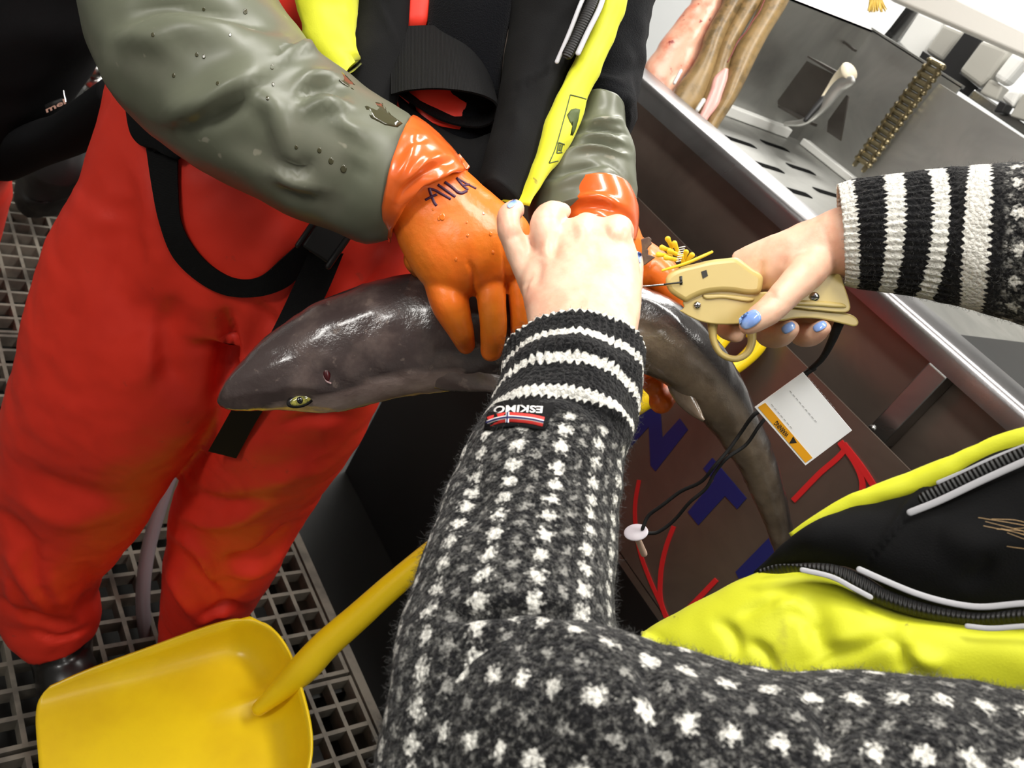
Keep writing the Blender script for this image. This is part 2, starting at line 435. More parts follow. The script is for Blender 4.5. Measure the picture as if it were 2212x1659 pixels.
for k in range(-3, 4):
    for j in range(6):
        q = np.array([1.45 + .235 * j + (.118 if k % 2 else 0), .72 + .165 * (k - 2), 1.12])
        if min(np.linalg.norm(q[:2] - s[:2]) for s in sl) > .15: sl.append(q)
for q in sl:
    a = np.linspace(0, 2 * math.pi, 16, endpoint=False)
    if q[0] > 2.2 or q[0] < 1.4: continue
    pts = [(q[0] + (.052 if math.cos(t) > 0 else -.052) + .012 * math.cos(t), q[1] + .013 * math.sin(t), 1.1206) for t in a]
    mb = MB(); prism(mb, pts, (0, 0, 1), .004); mb.build('drain_slot', M['slot'], tr, smooth=False)
mb = MB(); prism(mb, [(1.72, 1.5, 1.12), (2.285, 1.5, 1.12), (2.285, 1.5, 1.455), (1.72, 1.5, 1.412)], (0, -1, 0), .008)
prism(mb, [(1.72, 1.5, 1.412), (2.285, 1.5, 1.455), (2.285, 1.54, 1.463), (1.72, 1.54, 1.42)], (0, 0, 1), .006)
mb.build('end_plate', M['steel_tray'], tr, smooth=False)
mb = MB(); box(mb, (2.285, 1.19, 1.12), (2.293, 1.508, 1.455)); box(mb, (2.285, 1.19, 1.452), (2.305, 1.508, 1.46)); mb.build('back_plate', M['steel_tray'], tr, smooth=False)
mb = MB(); prism(mb, [(2.19, 1.205, 1.12), (2.19, Y0, 1.12), (2.215, Y0, 1.435), (2.215, 1.205, 1.435)], (-1, 0, 0), .01)
box(mb, (2.215, Y0, 1.428), (2.245, 1.205, 1.437)); mb.build('chute_plate', M['steel_tray'], tr, smooth=False)
mb = MB(); box(mb, (1.70, 1.468, 1.121), (2.2, 1.499, 1.147)); mb.build('edge_strip', M['white_plastic'], tr, smooth=False, bevel=.003)
mb = MB(); box(mb, (2.25, 1.2, 1.121), (2.284, 1.46, 1.14)); mb.build('edge_strip', M['white_plastic'], tr, smooth=False, bevel=.003)
mb = MB()                                                                   # closed body under the trough
box(mb, (1.30, Y0 + .05, -.149), (2.25, 1.45, 1.1)); mb.build('base_cabinet', M['black_machine'], tr, smooth=False)
# lettered front panel
mb = MB(); box(mb, (1.2, Y0, .568), (1.203, 1.66, 1.06)); box(mb, (1.2, Y0, .553), (1.284, 1.66, .57))
lp = mb.build('front_panel', M['steel_panel'], tr, smooth=False)
NV = [0]
def vinyl(name, polys, m_):
    mb = MB(); NV[0] += 1; xo = 1.1988 - .00025 * NV[0]
    for p in polys: prism(mb, [on_x(x, y, xo) for x, y in p], (-1, 0, 0), 1.1996 - xo)
    return mb.build(name, m_, lp, smooth=False)
z1 = lambda *q: [(1300 + x / 2.86, 760 + y / 2.86) for x, y in q]
vinyl('letter', [z1((530, 482), (480, 412), (372, 532), (362, 388), (290, 318), (110, 528), (165, 602), (290, 462), (300, 702), (330, 738))], M['blue_vinyl'])
vinyl('letter', [z1((682, 655), (893, 905), (835, 971), (760, 890), (595, 1071), (530, 990), (692, 795), (625, 722))], M['blue_vinyl'])
vinyl('letter', [z1((1050, 1130), (1180, 1270), (1000, 1460), (905, 1390), (845, 1400), (825, 1360))], M['blue_vinyl'])
def band(px, w0, n=24):
    s = spline([(a, b, 0) for a, b in px], n)[:, :2]; t = nrm(np.gradient(s, axis=0)); q = np.stack([-t[:, 1], t[:, 0]], 1) * w0 / 2
    L_, R_ = s + q, s - q
    return [[tuple(L_[i]), tuple(L_[i+1]), tuple(R_[i+1]), tuple(R_[i])] for i in range(n - 1)]
vinyl('red_line', band(z1((228, 792), (205, 930), (205, 1060), (235, 1240), (300, 1420), (350, 1530), (420, 1680)), 7.5), M['red_vinyl'])
vinyl('red_line', band(z1((443, 1078), (400, 1190), (370, 1310), (358, 1430), (362, 1540), (395, 1640)), 9), M['red_vinyl'])
vinyl('red_line', band(z1((706, 1408), (560, 1560), (420, 1700)), 11), M['red_vinyl'])
vinyl('red_line', band(z1((1180, 920), (1340, 755), (1495, 610), (1470, 560)), 12), M['red_vinyl'])
vinyl('red_line', band(z1((1470, 555), (1560, 680), (1605, 790), (1605, 900)), 12), M['red_vinyl'])
vinyl('red_line', band(z1((1490, 570), (1600, 710), (1690, 850), (1760, 990)), 13), M['red_vinyl'])
mb = MB(); ball(mb, on_x(1884, 925, 1.247), (.004, 0, 0), (0, .006, 0), (0, 0, .006)); mb.build('rivet', M['steel'], tr)

# bracket welded in the corner of the trough, with its white lever
Z = lambda x, y: (1680 + x / 4.147, y / 4.147)
def plate(mb, px, x, d=.006):
    return prism(mb, [on_x(*Z(*q), x) for q in px], (-1, 0, 0), d)
mb = MB(); plate(mb, [(262, 510), (275, 500), (530, 640), (512, 668)], 2.0, .07); mb.build('bracket_plate', M['bracket'], tr, smooth=False)
mb = MB(); plate(mb, [(260, 545), (505, 668), (255, 1085), (0, 935), (0, 900)], 2.06, .004); mb.build('bracket_plate', M['bracket'], tr, smooth=False)
mb = MB(); plate(mb, [(0, 940), (225, 1060), (215, 1085), (0, 960)], 1.99, .07); mb.build('bracket_plate', M['bracket'], tr, smooth=False)
mb = MB(); plate(mb, [(535, 318), (680, 432), (665, 450), (525, 335)], 2.2, .02); mb.build('bracket_plate', M['bracket'], tr, smooth=False)
mb = MB(); plate(mb, [(615, 850), (632, 860), (560, 1260), (440, 1180), (450, 1080)], 2.1, .006); mb.build('bracket_plate', M['bracket'], tr, smooth=False)
mb = MB(); zz = 2.12
tube(mb, [(*Z(250, 1075), zz, 5), (*Z(330, 980), zz, 7), (*Z(410, 890), zz, 8)], n=14, m=12); mb.build('lever_arm', M['black_machine'], tr)
mb = MB()
tube(mb, [(*Z(405, 895), zz, 7), (*Z(470, 800), zz, 9), (*Z(540, 710), zz - .01, 13), (*Z(600, 665), zz - .03, 18), (*Z(640, 640), zz - .05, 22)], n=26, m=16, flat=.7, ends=(True, False))
mb.build('lever_tip', mat('yellowed_white_plastic', (226, 216, 190), .45), tr)
mb = MB()
tube(mb, [(*Z(70, 1110), 2.2, 5), (*Z(240, 1090), 2.16, 8), (*Z(400, 960), 2.12, 12), (*Z(560, 770), 2.09, 16), (*Z(650, 730), 2.07, 12)], n=26, m=12, flat=.5); mb.build('bent_guard', M['steel_tray'], tr)

# drive chain
ch = thing('drive_chain', on_x(*Z(740, 1440), 2.17), 'brass coloured roller chain hanging down the chute plate behind the trough', 'chain')
c0, c1 = on_x(*Z(730, 1500), 2.165), on_x(*Z(1420, 570), 2.185)
ax = nrm(c1 - c0); sd = nrm(np.cross(ax, [-1, 0, 0])); ot = nrm(np.cross(sd, ax)); NL = 17
pitch = np.linalg.norm(c1 - c0) / NL
link_me = {}
for k in range(NL):
    c = c0 + ax * pitch * (k + .5); wd = .019 if k % 2 else .0155
    mb = MB()
    for s in (-1, 1): 
        obox(mb, c + sd * s * wd, ax * pitch * .46, sd * .0024, ot * .0085)
        for e in (-1, 1): tube3(mb, [list(c + sd * s * wd + ax * pitch * .36 * e - sd * .0025) + [.0085], list(c + sd * s * wd + ax * pitch * .36 * e + sd * .0025) + [.0085]], n=2, m=10, ends=(False, False))
    tube3(mb, [list(c - sd * .021 + ax * pitch * .5) + [.0075], list(c + sd * .021 + ax * pitch * .5) + [.0075]], n=2, m=8)
    mb.build('link', M['chain'], ch, smooth=True, auto=40)

# machine behind the trough
mc = thing('grading_machine', (2.6, .9, 1.3), 'black framed machine carrying white and grey plastic blocks behind the trough', 'machine')
def blk(name, px, x, d, m_, bev=.006):
    mb = MB(); prism(mb, [on_x(*Z(*q), x) for q in px], (-1, 0, 0), d); return mb.build(name, m_, mc, smooth=False, bevel=bev)
blk('frame', [(1675, 285), (1835, 350), (1630, 650), (1800, 790), (1700, 868), (1430, 690), (1235, 565), (1300, 450), (1465, 560)], 2.40, .06, M['black_machine'], .002)
blk('white_panel', [(1265, 105), (1490, 200), (1250, 558), (1080, 385)], 2.50, .03, M['white_plastic'])
blk('grey_block', [(1490, 200), (1680, 280), (1465, 555), (1310, 455)], 2.44, .05, M['grey_plastic'], .012)
blk('grey_block', [(1830, 345), (2085, 440), (1900, 700), (1800, 785), (1610, 640)], 2.36, .06, M['grey_plastic'], .012)
blk('white_roller', [(2110, 440), (2230, 500), (2010, 755), (1910, 695)], 2.34, .06, M['white_plastic'], .015)
blk('grey_block', [(1900, 700), (2020, 770), (1960, 900), (1800, 830)], 2.36, .05, M['grey_plastic'])
blk('steel_channel', [(1165, 55), (1275, 100), (1050, 400), (945, 330)], 2.52, .03, M['steel'])
blk('steel_channel', [(1150, 60), (1168, 66), (960, 305), (945, 330)], 2.50, .03, M['black_machine'], .001)
blk('white_roller', [(2070, 790), (2180, 800), (2100, 970), (1990, 880)], 2.3, .05, M['white_plastic'], .01)
blk('clamp', [(1990, 890), (2060, 930), (2010, 1010), (1930, 1000)], 2.28, .04, M['black_machine'], .004)
blk('side_plate', [(2200, 830), (2320, 900), (2240, 1090), (2075, 1040)], 2.3, .03, M['grey_plastic'], .004)
blk('base_rail', [(1700, 868), (1760, 800), (2300, 1170), (2230, 1230)], 2.32, .05, M['steel'], .003)
# white overhead beam
mb = MB(); prism(mb, [on_x(x, y, 2.05) for x, y in ((1900, -14), (2330, 171), (2330, 121), (2060, -8), (1980, -47))], (-1, 0, 0), .07)
bm_ = mb.build('overhead_beam', mat('white_painted_beam', (214, 211, 204), .5), None, smooth=False, bevel=.006)
tag(bm_, 'thick white beam crossing the top right corner above the machine', 'beam')
mb = MB()
for k in range(60):
    a = rng.uniform(-.5, .5); x = 1893 + 16 * a + rng.normal(0, 1.5); y0 = -30
    tube(mb, [(x - 4, y0, 2.0, 1.6), (x + 12 * a, 5, 2.0, 1.7), (x + 26 * a + 2, 18 + rng.uniform(0, 9), 2.0 + rng.normal(0, .01), 1.0)], n=6, m=5)
bz = tag(mb.build('brush_bristles', mat('yellow_bristle', (196, 164, 70), .5)), 'tuft of yellow brush bristles hanging at the top edge over the trough', 'brush')
# black plank lying in the trough
q = [on_z(x, y, 1.15) for x, y in ((2062, 715), (2112, 665), (2260, 792), (2190, 826))]
mb = MB(); a_, b_ = on_z(2086, 690, 1.15), on_z(2210, 800, 1.15)
box(mb, (1.40, .40, 1.1207), (2.12, .54, 1.15))
tag(mb.build('black_plank', mat('black_board', (18, 18, 19), .5), None, smooth=False, bevel=.003), 'black board lying across the trough tray under the striped right sleeve', 'board')

# gutted fish hanging in the trough
def fish_mat():
    mm = mat('olive_fish_skin', (128, 104, 66), .38, spec=.5, bump=(160, .15, .0006)); t = NT(mm); co = t.coord()
    f = t.smooth(t.noise(co, 60, 4, .65), .42, .62); g = t.smooth(t.noise(co, 8, 3, .5), .4, .65)
    c = t.mix(f, lin((136, 110, 70)), lin((98, 80, 50))); c = t.mix(t.math('MULTIPLY', g, .5), c, lin((176, 148, 100))); t.put(t.b.inputs['Base Color'], c); return mm
def flesh_mat():
    mm = mat('raw_fish_flesh', (222, 150, 122), .3, spec=.5, sss=.1, bump=(60, .3, .002)); t = NT(mm); co = t.coord()
    c = t.mix(t.smooth(t.noise(co, 16, 4, .6), .4, .7), lin((226, 176, 150)), lin((212, 120, 92)))
    c = t.mix(t.smooth(t.noise(co, 36, 3, .6), .66, .74), c, lin((140, 40, 34))); t.put(t.b.inputs['Base Color'], c); return mm
M['fishskin'] = fish_mat(); M['flesh'] = flesh_mat(); M['pinkflesh'] = mat('pink_belly_membrane', (226, 172, 164), .3, sss=.1, bump=(50, .3, .002))
gf = thing('gutted_fish', P(1500, 240, 1.760), 'gutted fish hanging tail up over the trough, pink flesh beside olive skin', 'fish')
F = lambda x, y: (1380 + x / 5.53, y / 5.53)
def fst(rows, z, t): return [(*F(a, b), *F(c, d), z, t) for a, b, c, d in rows]
mb = MB(); loft(mb, fst([(1000, -60, 1290, -60), (980, 60, 1230, 60), (860, 280, 1110, 280), (780, 440, 1030, 440), (720, 640, 940, 700), (600, 850, 860, 950), (450, 1040, 730, 1260), (380, 1180, 600, 1420)], 1.770, .022), n=50, m=24)
mb.build('body', M['fishskin'], gf)
mb = MB(); loft(mb, fst([(1470, -60, 1830, -60), (1400, 130, 1730, 130), (1250, 400, 1560, 400), (1100, 660, 1420, 660), (1040, 860, 1290, 930), (930, 1200, 1140, 1220), (810, 1420, 960, 1500), (740, 1560, 880, 1640)], 1.775, .03), n=50, m=28)
mb.build('body_flap', M['fishskin'], gf)
mb = MB(); loft(mb, fst([(1250, -60, 1500, -60), (1200, 60, 1440, 60), (1090, 270, 1290, 300), (980, 500, 1150, 560), (900, 740, 1080, 800), (830, 950, 1060, 1010), (760, 1180, 940, 1240), (700, 1370, 820, 1430)], 1.770, .016), n=40, m=20)
bl = mb.build('belly_side', M['fishskin'], gf)
mb = MB(); loft(mb, fst([(630, -60, 1060, -60), (590, 60, 1000, 60), (390, 330, 850, 330), (240, 540, 790, 460), (100, 740, 750, 600), (60, 900, 600, 850), (20, 1050, 450, 1060), (-20, 1200, 340, 1240)], 1.790, .02), n=50, m=24)
fo = mb.build('flesh_side', M['flesh'], gf); wobble(fo, .004, 25, 3)
mb = MB(); loft(mb, fst([(1010, 820, 1070, 830), (900, 920, 1060, 940), (850, 1080, 1000, 1120), (790, 1220, 950, 1260), (720, 1380, 830, 1420), (680, 1500, 780, 1540)], 1.755, .006), n=30, m=14)
mb.build('belly_membrane', M['pinkflesh'], gf)
mb = MB()
for a in (((1500, 0), (1440, 140), (1360, 250), (1290, 370), (1180, 500), (1110, 650), (1060, 740)),):
    tube(mb, [(*F(*q), 1.742, 1.6) for q in a], n=24, m=6)
mb.build('cut_edge', mat('cut_red', (122, 50, 44), .35), gf)
mb = MB(); tube(mb, [(*F(500, 850), 1.745, 4), (*F(425, 990), 1.745, 4)], n=6, m=8); mb.build('white_peg', M['white_plastic'], gf)
mb = MB(); tube(mb, [(*F(770, 1200), 1.740, 5), (*F(700, 1310), 1.740, 5)], n=6, m=8); mb.build('white_peg', M['white_plastic'], gf)

# ------------------------------------------------------------------ tub and hose behind the legs
mb = MB()
def tubshell(mb, c, w0, d0, w1, d1, h, t=.006):
    def ringp(w_, d_, z, r=.05, k=5):
        p = []
        for (sx, sy, a0) in ((1, 1, 0), (-1, 1, 90), (-1, -1, 180), (1, -1, 270)):
            for i in range(k):
                a = math.radians(a0 + 90 * i / (k - 1)); p.append((c[0] + sx * (w_/2 - r) + r * math.cos(a), c[1] + sy * (d_/2 - r) + r * math.sin(a), c[2] + z))
        return p
    R = [ringp(w0, d0, 0), ringp(w1, d1, h), ringp(w1 + .03, d1 + .03, h), ringp(w1 + .03, d1 + .03, h - .02), ]
    R = [ringp(w0, d0, 0), ringp(w1, d1, h - .03), ringp(w1 + .03, d1 + .03, h - .03), ringp(w1 + .03, d1 + .03, h), ringp(w1 - 2*t, d1 - 2*t, h), ringp(w0 - 2*t, d0 - 2*t, t)]
    k = len(R[0]); V = np.array(R).reshape(-1, 3); f = grid_faces(len(R), k) + [tuple(range(k))[::-1], tuple((len(R)-1)*k + j for j in range(k))]
    mb.add(V, f)
tubshell(mb, (.70, 1.34, .001), .18, .28, .2, .3, .34)
tag(mb.build('fish_tub', mat('beige_plastic', (158, 156, 138), .5, bump=(30, .1, .002)), None, smooth=True, auto=30), 'beige plastic tub standing on the grating behind the orange trouser legs', 'tub')
mb = MB()
tube3(mb, [list(P(420, 900, 1.66)) + [.0135], list(P(378, 1000, 1.665)) + [.0135], list(P(338, 1120, 1.67)) + [.0135], list(P(318, 1200, 1.675)) + [.0135], list(P(309, 1280, 1.68)) + [.0135], list(P(312, 1350, 1.69)) + [.0135], list(P(322, 1400, 1.703)) + [.0135], list(on_z(326, 1450, .0145)) + [.0135], list(on_z(322, 1530, .0145)) + [.0135]], n=60, m=14)
M['hose'] = mat('clear_grey_hose', (172, 162, 168), .2, trans=.35, coat=.4)
tag(mb.build('water_hose', M['hose']), 'clear grey plastic hose hanging between the orange trouser legs', 'hose')
# ------------------------------------------------------------------ yellow shovel leaning on the lettered panel
sh = thing('shovel', on_z(300, 1600, .11), 'yellow one piece plastic shovel, blade at lower left, handle leaning on the steel panel', 'shovel')
up_e = [(on_z(84, 1492, .155)), on_z(180, 1452, .185), on_z(310, 1405, .225), on_z(450, 1355, .27), on_z(540, 1331, .30)]
up_e = [(*a,) for a in up_e]
lo_e = [on_z(112, 1800, .155), on_z(250, 1800, .185), on_z(400, 1795, .225), on_z(540, 1770, .27), on_z(640, 1725, .30)]
NS, NT_ = 64, 56
ua, la = spline(up_e, NS), spline(lo_e, NS)
bk_a, bk_b = on_z(618, 1400, .2), on_z(676, 1640, .2)
t = np.linspace(0, 1, NT_)
ss = np.linspace(0, 1, NS)
base = ua[:, None] * (1 - t)[None, :, None] + la[:, None] * t[None, :, None]
fwd = nrm(ua[-1] - ua[0]); acr = nrm(la[NS // 2] - ua[NS // 2]); upn = nrm(np.cross(fwd, acr)); upn *= np.sign(upn[2])
c = 2 * t - 1
S_, C_ = np.meshgrid(ss, c, indexing='ij')
# rounded back corners and bowed back edge
ext = .045 * (1 - np.abs(C_) ** 3.2) * np.clip((S_ - .3) / .7, 0, 1) ** 1.5
tip = (-.012 * (1 - np.abs(C_) ** 6) + .016 * np.abs(C_) ** 22) * (1 - S_) ** 4
wall = (np.abs(C_) ** 13 + np.clip((S_ - .84) / .16, 0, 1) ** 2.2); wall = np.clip(wall, 0, 1)
depth = -(.012 + .05 * np.clip(S_ * 1.2, 0, 1)) * (1 - wall)
sock = .02 * np.exp(-((C_ + .28 - .05 * S_) / .10) ** 2) * np.clip((S_ - .62) / .38, 0, 1) ** 1.2
g = base + fwd * (ext - tip * 0 + tip)[:, :, None] + upn * (depth + sock * (1 - wall * .3))[:, :, None]
mb = MB(); mb.add(g.reshape(-1, 3), grid_faces(NS, NT_, False))
bl_ = mb.build('blade', M['yellow_shovel'], sh, recalc=False)
so = bl_.modifiers.new('solid', 'SOLIDIFY'); so.thickness = .0045; so.offset = -1
mb = MB()
HP = [(560, 1530, 16), (610, 1487, 25), (655, 1445, 33), (705, 1392, 32), (770, 1335, 30), (840, 1272, 28), (930, 1196, 26), (1080, 1080, 25), (1240, 965, 24), (1385, 868, 23), (1500, 802, 22)]
A0 = on_z(600, 1490, .288); B0 = on_x(1585, 752, 1.148)
zA = (A0 - EYE) @ R_CW; zB = (B0 - EYE) @ R_CW
hz = lambda x: zA[2] + (zB[2] - zA[2]) * (x - 600) / (1585 - 600)
tube(mb, [(x, y, hz(x), r) for x, y, r in HP], n=70, m=24)
mb.build('handle', M['yellow_shovel'], sh)
mb = MB()
gc = [(1500, 802), (1530, 770), (1580, 715), (1625, 712), (1640, 735), (1610, 775), (1560, 805), (1505, 806)]
tube(mb, [(x, y, hz(x), 20 if 2 < i < 5 else 17) for i, (x, y) in enumerate(gc)], n=60, m=16)
mb.build('grip', M['yellow_shovel'], sh)

# ------------------------------------------------------------------ the live shark
def shark_mat():
    mm = mat('wet_shark_skin', (62, 52, 52), .2, spec=.7, coat=.5, coat_r=.12); t = NT(mm); co = t.coord('UV')
    n_ = t.node('ShaderNodeTexCoord').outputs['Object']
    sp = t.node('ShaderNodeSeparateXYZ'); t.put(sp.inputs[0], co)
    a1 = t.node('ShaderNodeAttribute', attribute_name='belly').outputs['Fac']
    dk = t.mix(t.smooth(t.noise(n_, 22, 4, .6), .45, .72), lin((66, 55, 54)), lin((96, 82, 78)))
    dk = t.mix(t.smooth(t.noise(n_, 70, 3, .6), .62, .72), dk, lin((106, 92, 86)))
    br_ = t.node('ShaderNodeAttribute', attribute_name='brown').outputs['Fac']
    dk = t.mix(br_, dk, t.mix(t.smooth(t.noise(n_, 18, 4, .6), .35, .7), lin((124, 108, 90)), lin((160, 142, 120))))
    bk = t.node('ShaderNodeAttribute', attribute_name='back').outputs['Fac']
    dk = t.mix(bk, dk, lin((34, 30, 30)))
    c = t.mix(a1, dk, t.mix(t.smooth(t.noise(n_, 30, 3, .6), .3, .7), lin((206, 182, 174)), lin((168, 142, 134))))
    t.put(t.b.inputs['Base Color'], c)
    rr = t.noise(n_, 40, 4, .7); t.put(t.b.inputs['Roughness'], t.math('ADD', .1, t.math('MULTIPLY', rr, .22)))
    h = t.math('ADD', t.math('MULTIPLY', t.noise(n_, 45, 4, .7), .8), t.math('MULTIPLY', t.noise(n_, 260, 3, .7), .35))
    t.bump(h, .45, .0022); return mm
M['shark'] = shark_mat()
sk = thing('shark', P(700, 780, .82), 'live small dark shark with yellow eye gripped in orange gloves', 'shark')
ST = [  # centre px, half width px, distance, half thickness m, direction of the half width (px)
 (474, 869, 11, .800, .004), (491, 862, 27, .800, .010), (520, 847, 45, .800, .017), (560, 828, 65, .801, .0235), (620, 803, 91, .803, .030),
 (700, 778, 117, .806, .036), (780, 751, 125, .809, .041), (860, 729, 130, .812, .045), (960, 716, 130, .816, .047), (1080, 708, 122, .82, .047), (1200, 703, 112, .825, .046),
 (1300, 703, 102, .83, .045), (1390, 716, 90, .835, .043), (1450, 748, 80, .842, .04), (1505, 795, 71, .855, .036), (1550, 852, 62, .87, .032),
 (1590, 915, 52, .89, .028), (1630, 990, 43, .915, .023), (1660, 1065, 35, .94, .019), (1682, 1135, 28, .965, .016), (1697, 1200, 22, .99, .013), (1712, 1290, 17, 1.03, .010)]
K = np.array([[*P(a, b, z), r * z / FPX, t_] for a, b, r, z, t_ in ST]); K = spline(K, 150)
Cc = K[:, :3]; Tg = nrm(np.gradient(Cc, axis=0)); vw = nrm(EYE - Cc)
Aa = nrm(np.cross(vw, Tg)); Bb = nrm(np.cross(Tg, Aa)); Bb *= np.sign(np.sum(Bb * vw, 1, keepdims=True))
mb = MB(); add_rings(mb, Cc, Aa * K[:, 3:4], Bb * K[:, 4:5], 72)
body = mb.build('body', M['shark'], sk)
v = getv(body); pp = proj(v)
# flattened snout roof, gill and skin folds
folds(body, [
 ([(700, 690), (740, 745), (800, 790)], 10, -.0012), ([(840, 610), (835, 680), (850, 740)], 12, -.0012),
 ([(885, 640), (872, 720), (890, 790)], 9, -.0018), ([(915, 640), (905, 720), (915, 800)], 8, -.0018), ([(860, 700), (850, 760), (862, 815)], 8, -.0016),
 ([(640, 735), (720, 700), (830, 655)], 22, .002), ([(590, 845), (650, 832), (700, 845)], 14, .003), ([(600, 880), (650, 892), (720, 880)], 9, -.0015),
 ([(480, 872), (560, 862), (620, 858)], 9, -.0008), ([(500, 835), (560, 800), (630, 770)], 16, .0012),
 ([(1420, 800), (1470, 840), (1520, 900)], 12, .002), ([(700, 800), (704, 808), (708, 818)], 9, -.004),
 ([(1330, 640), (1420, 660), (1500, 730)], 10, .002)])
wobble(body, .0012, 40, 5); wobble(body, .0007, 120, 2)
v = getv(body); pp = proj(v); me = body.data
# colour patches: pale belly edge, brown flank behind the hands, black back ridge
bel = [(560, 905), (650, 908), (760, 895), (850, 868), (930, 850), (1080, 850), (1250, 830), (1390, 800)]
d, tt, sg = seg_dist(pp[:, :2], spline([(a, b, 0) for a, b in bel], 40)[:, :2])
bell = np.clip(1 - d / np.interp(pp[:, 0], [540, 600, 800, 930], [2, 40, 62, 52]), 0, 1) ** .5 * .95
back = np.zeros(len(v))
rid = [(1395, 640), (1480, 690), (1560, 780), (1640, 890), (1690, 1010), (1716, 1160), (1735, 1290)]
d, tt, sg = seg_dist(pp[:, :2], spline([(a, b, 0) for a, b in rid], 40)[:, :2]); back = np.clip(1.25 - d / np.interp(pp[:, 1], [640, 760, 900, 1100, 1250], [90, 75, 50, 32, 20]), 0, 1)
brown = np.clip((pp[:, 0] - 1330) / 60, 0, 1)
for nm, a in (('belly', np.where(pp[:, 0] > 1000, 0, bell)), ('brown', brown), ('back', back)):
    at = me.attributes.new(nm, 'FLOAT', 'POINT'); at.data.foreach_set('value', a.astype(np.float32))
stree = bvh(body)
def fin(name, ea, eb, th, m_, n=30):
    mb = MB(); panel(mb, ea, eb, n=n, m=12, bulge=th * .5, thick=th, edge=.15, pinch=.35); o = mb.build(name, m_, sk)
    z_ = len(o.data.vertices)
    for nm, val in (('belly', .12), ('brown', 1.0 if ea[0][0] > 1300 else .0), ('back', .0)):
        at = o.data.attributes.new(nm, 'FLOAT', 'POINT'); at.data.foreach_set('value', np.full(z_, val, np.float32))
    wobble(o, .0008, 60, 4); return o
fin('pectoral_fin', [(900, 790, .792), (930, 775, .78), (1010, 770, .785), (1090, 785, .80), (1180, 800, .81)], [(906, 832, .80), (960, 843, .795), (1030, 846, .795), (1100, 845, .80), (1180, 830, .81)], .006, M['shark'])
fin('pelvic_fin', [(1428, 808, .84), (1460, 812, .835), (1495, 850, .835), (1522, 905, .835)], [(1432, 812, .84), (1455, 860, .84), (1488, 894, .84), (1518, 911, .835)], .006, M['shark'])
mb = MB(); prism(mb, [P(x, y, .838) for x, y in ((1352, 531), (1361, 527), (1377, 520), (1391, 514.5), (1401, 511), (1405, 514), (1408, 517), (1406, 521), (1409, 527), (1405, 530), (1402, 533), (1398, 538), (1401, 541), (1400, 550), (1408, 552), (1416, 556), (1394, 572), (1373, 583), (1352, 594))], nrm(EYE - P(1390, 545, .838)), .0035)
df = mb.build('dorsal_fin', mat('brown_fin_skin', (86, 66, 54), .5, spec=.3, var=((112, 90, 66), 60, .45, .65)), sk, smooth=False, bevel=.001)
# eye
M['eye_rim'] = mat('dark_eye_rim', (20, 17, 18), .2, coat=.5)
M['iris'] = mat('yellow_green_iris', (164, 158, 74), .15, coat=.8, var=((92, 92, 46), 300, .4, .65))
M['pupil'] = mat('black_pupil', (8, 9, 14), .08, coat=1)
ec = hit(stree, 650, 864, .0); en = nrm(EYE - ec); ex = nrm(P(668, 856, .8) - P(632, 868, .8)); ex = nrm(ex - en * ex.dot(en)); ey = np.cross(en, ex)
k = .8 / FPX
mb = MB(); ball(mb, ec, ex * 31 * k, ey * 16 * k, en * .0032); eye = mb.build('eye', M['eye_rim'], sk)
mb = MB(); ball(mb, ec + en * .0012, ex * 24 * k, ey * 11.5 * k, en * .0032); mb.build('iris', M['iris'], eye)
mb = MB(); ball(mb, ec + en * .0024 + ex * -2 * k + ey * 0, ex * 9 * k, ey * 8.5 * k, en * .0026); mb.build('pupil', M['pupil'], eye)
M['spir'] = mat('dark_red_slit', (62, 16, 20), .3); M['lid'] = mat('pale_lip', (150, 122, 122), .3, coat=.5)
sc = hit(stree, 706, 808, -.001); sx = nrm(P(708, 822, .8) - P(703, 794, .8)); sx = nrm(sx - en * sx.dot(en)); sy = np.cross(en, sx)
mb = MB(); ball(mb, sc, sx * 17 * k, sy * 8 * k, en * .0035); mb.build('spiracle', M['spir'], sk)
mb = MB(); tube(mb, [(701, 800, proj(np.array([sc]))[0][2] - .001, 1.6), (700, 812, proj(np.array([sc]))[0][2] - .001, 2.4), (706, 824, proj(np.array([sc]))[0][2] - .001, 2.4), (714, 828, proj(np.array([sc]))[0][2] - .002, 2.4)], n=16, m=8)
mb.build('spiracle_lip', M['lid'], sk)

# ------------------------------------------------------------------ tagging gun
G = lambda x, y: (1340 + x / 3.95, 450 + y / 3.95)
M['gun'] = mat('cream_plastic', (192, 170, 104), .38, spec=.5, bump=(90, .05, .001))
M['gun_dark'] = mat('dark_slot', (26, 22, 16), .5); M['chrome'] = mat('chrome_screw', (210, 210, 212), .15, metal=1)
M['tagyellow'] = mat('yellow_nylon', (236, 200, 40), .4); M['tagwhite'] = mat('clear_filament', (225, 220, 205), .3)
gu = thing('tagging_gun', P(*G(1000, 700), .69), 'cream plastic tagging gun with finger ring and steel needle, held in right hand', 'tagging gun')
gz = lambda x: .682 + (x - 370) / 1600 * .012
def gpoly(pts, dz): return [P(*G(x, y), gz(x) + dz) for x, y in pts]
gn = nrm(EYE - P(*G(1000, 700), .69))
def gplate(name, pts, dz, d, bev, sub=True):
    mb = MB(); q = spline([(*p, 0) for p in pts + [pts[0]]], len(pts) * 5)[:-1, :2] if sub else pts
    prism(mb, gpoly(q, dz), gn, d); return mb.build(name, M['gun'], gu, smooth=True, bevel=bev, auto=50)
body_g = gplate('gun_body', [(385, 655), (385, 600), (420, 550), (520, 500), (640, 470), (760, 442), (900, 425), (990, 420), (1040, 448), (1120, 510), (1210, 572), (1216, 640), (1190, 720), (1100, 735), (960, 715), (850, 712), (720, 730), (620, 770), (560, 800), (500, 772), (420, 715)], -.015, .03, .004)
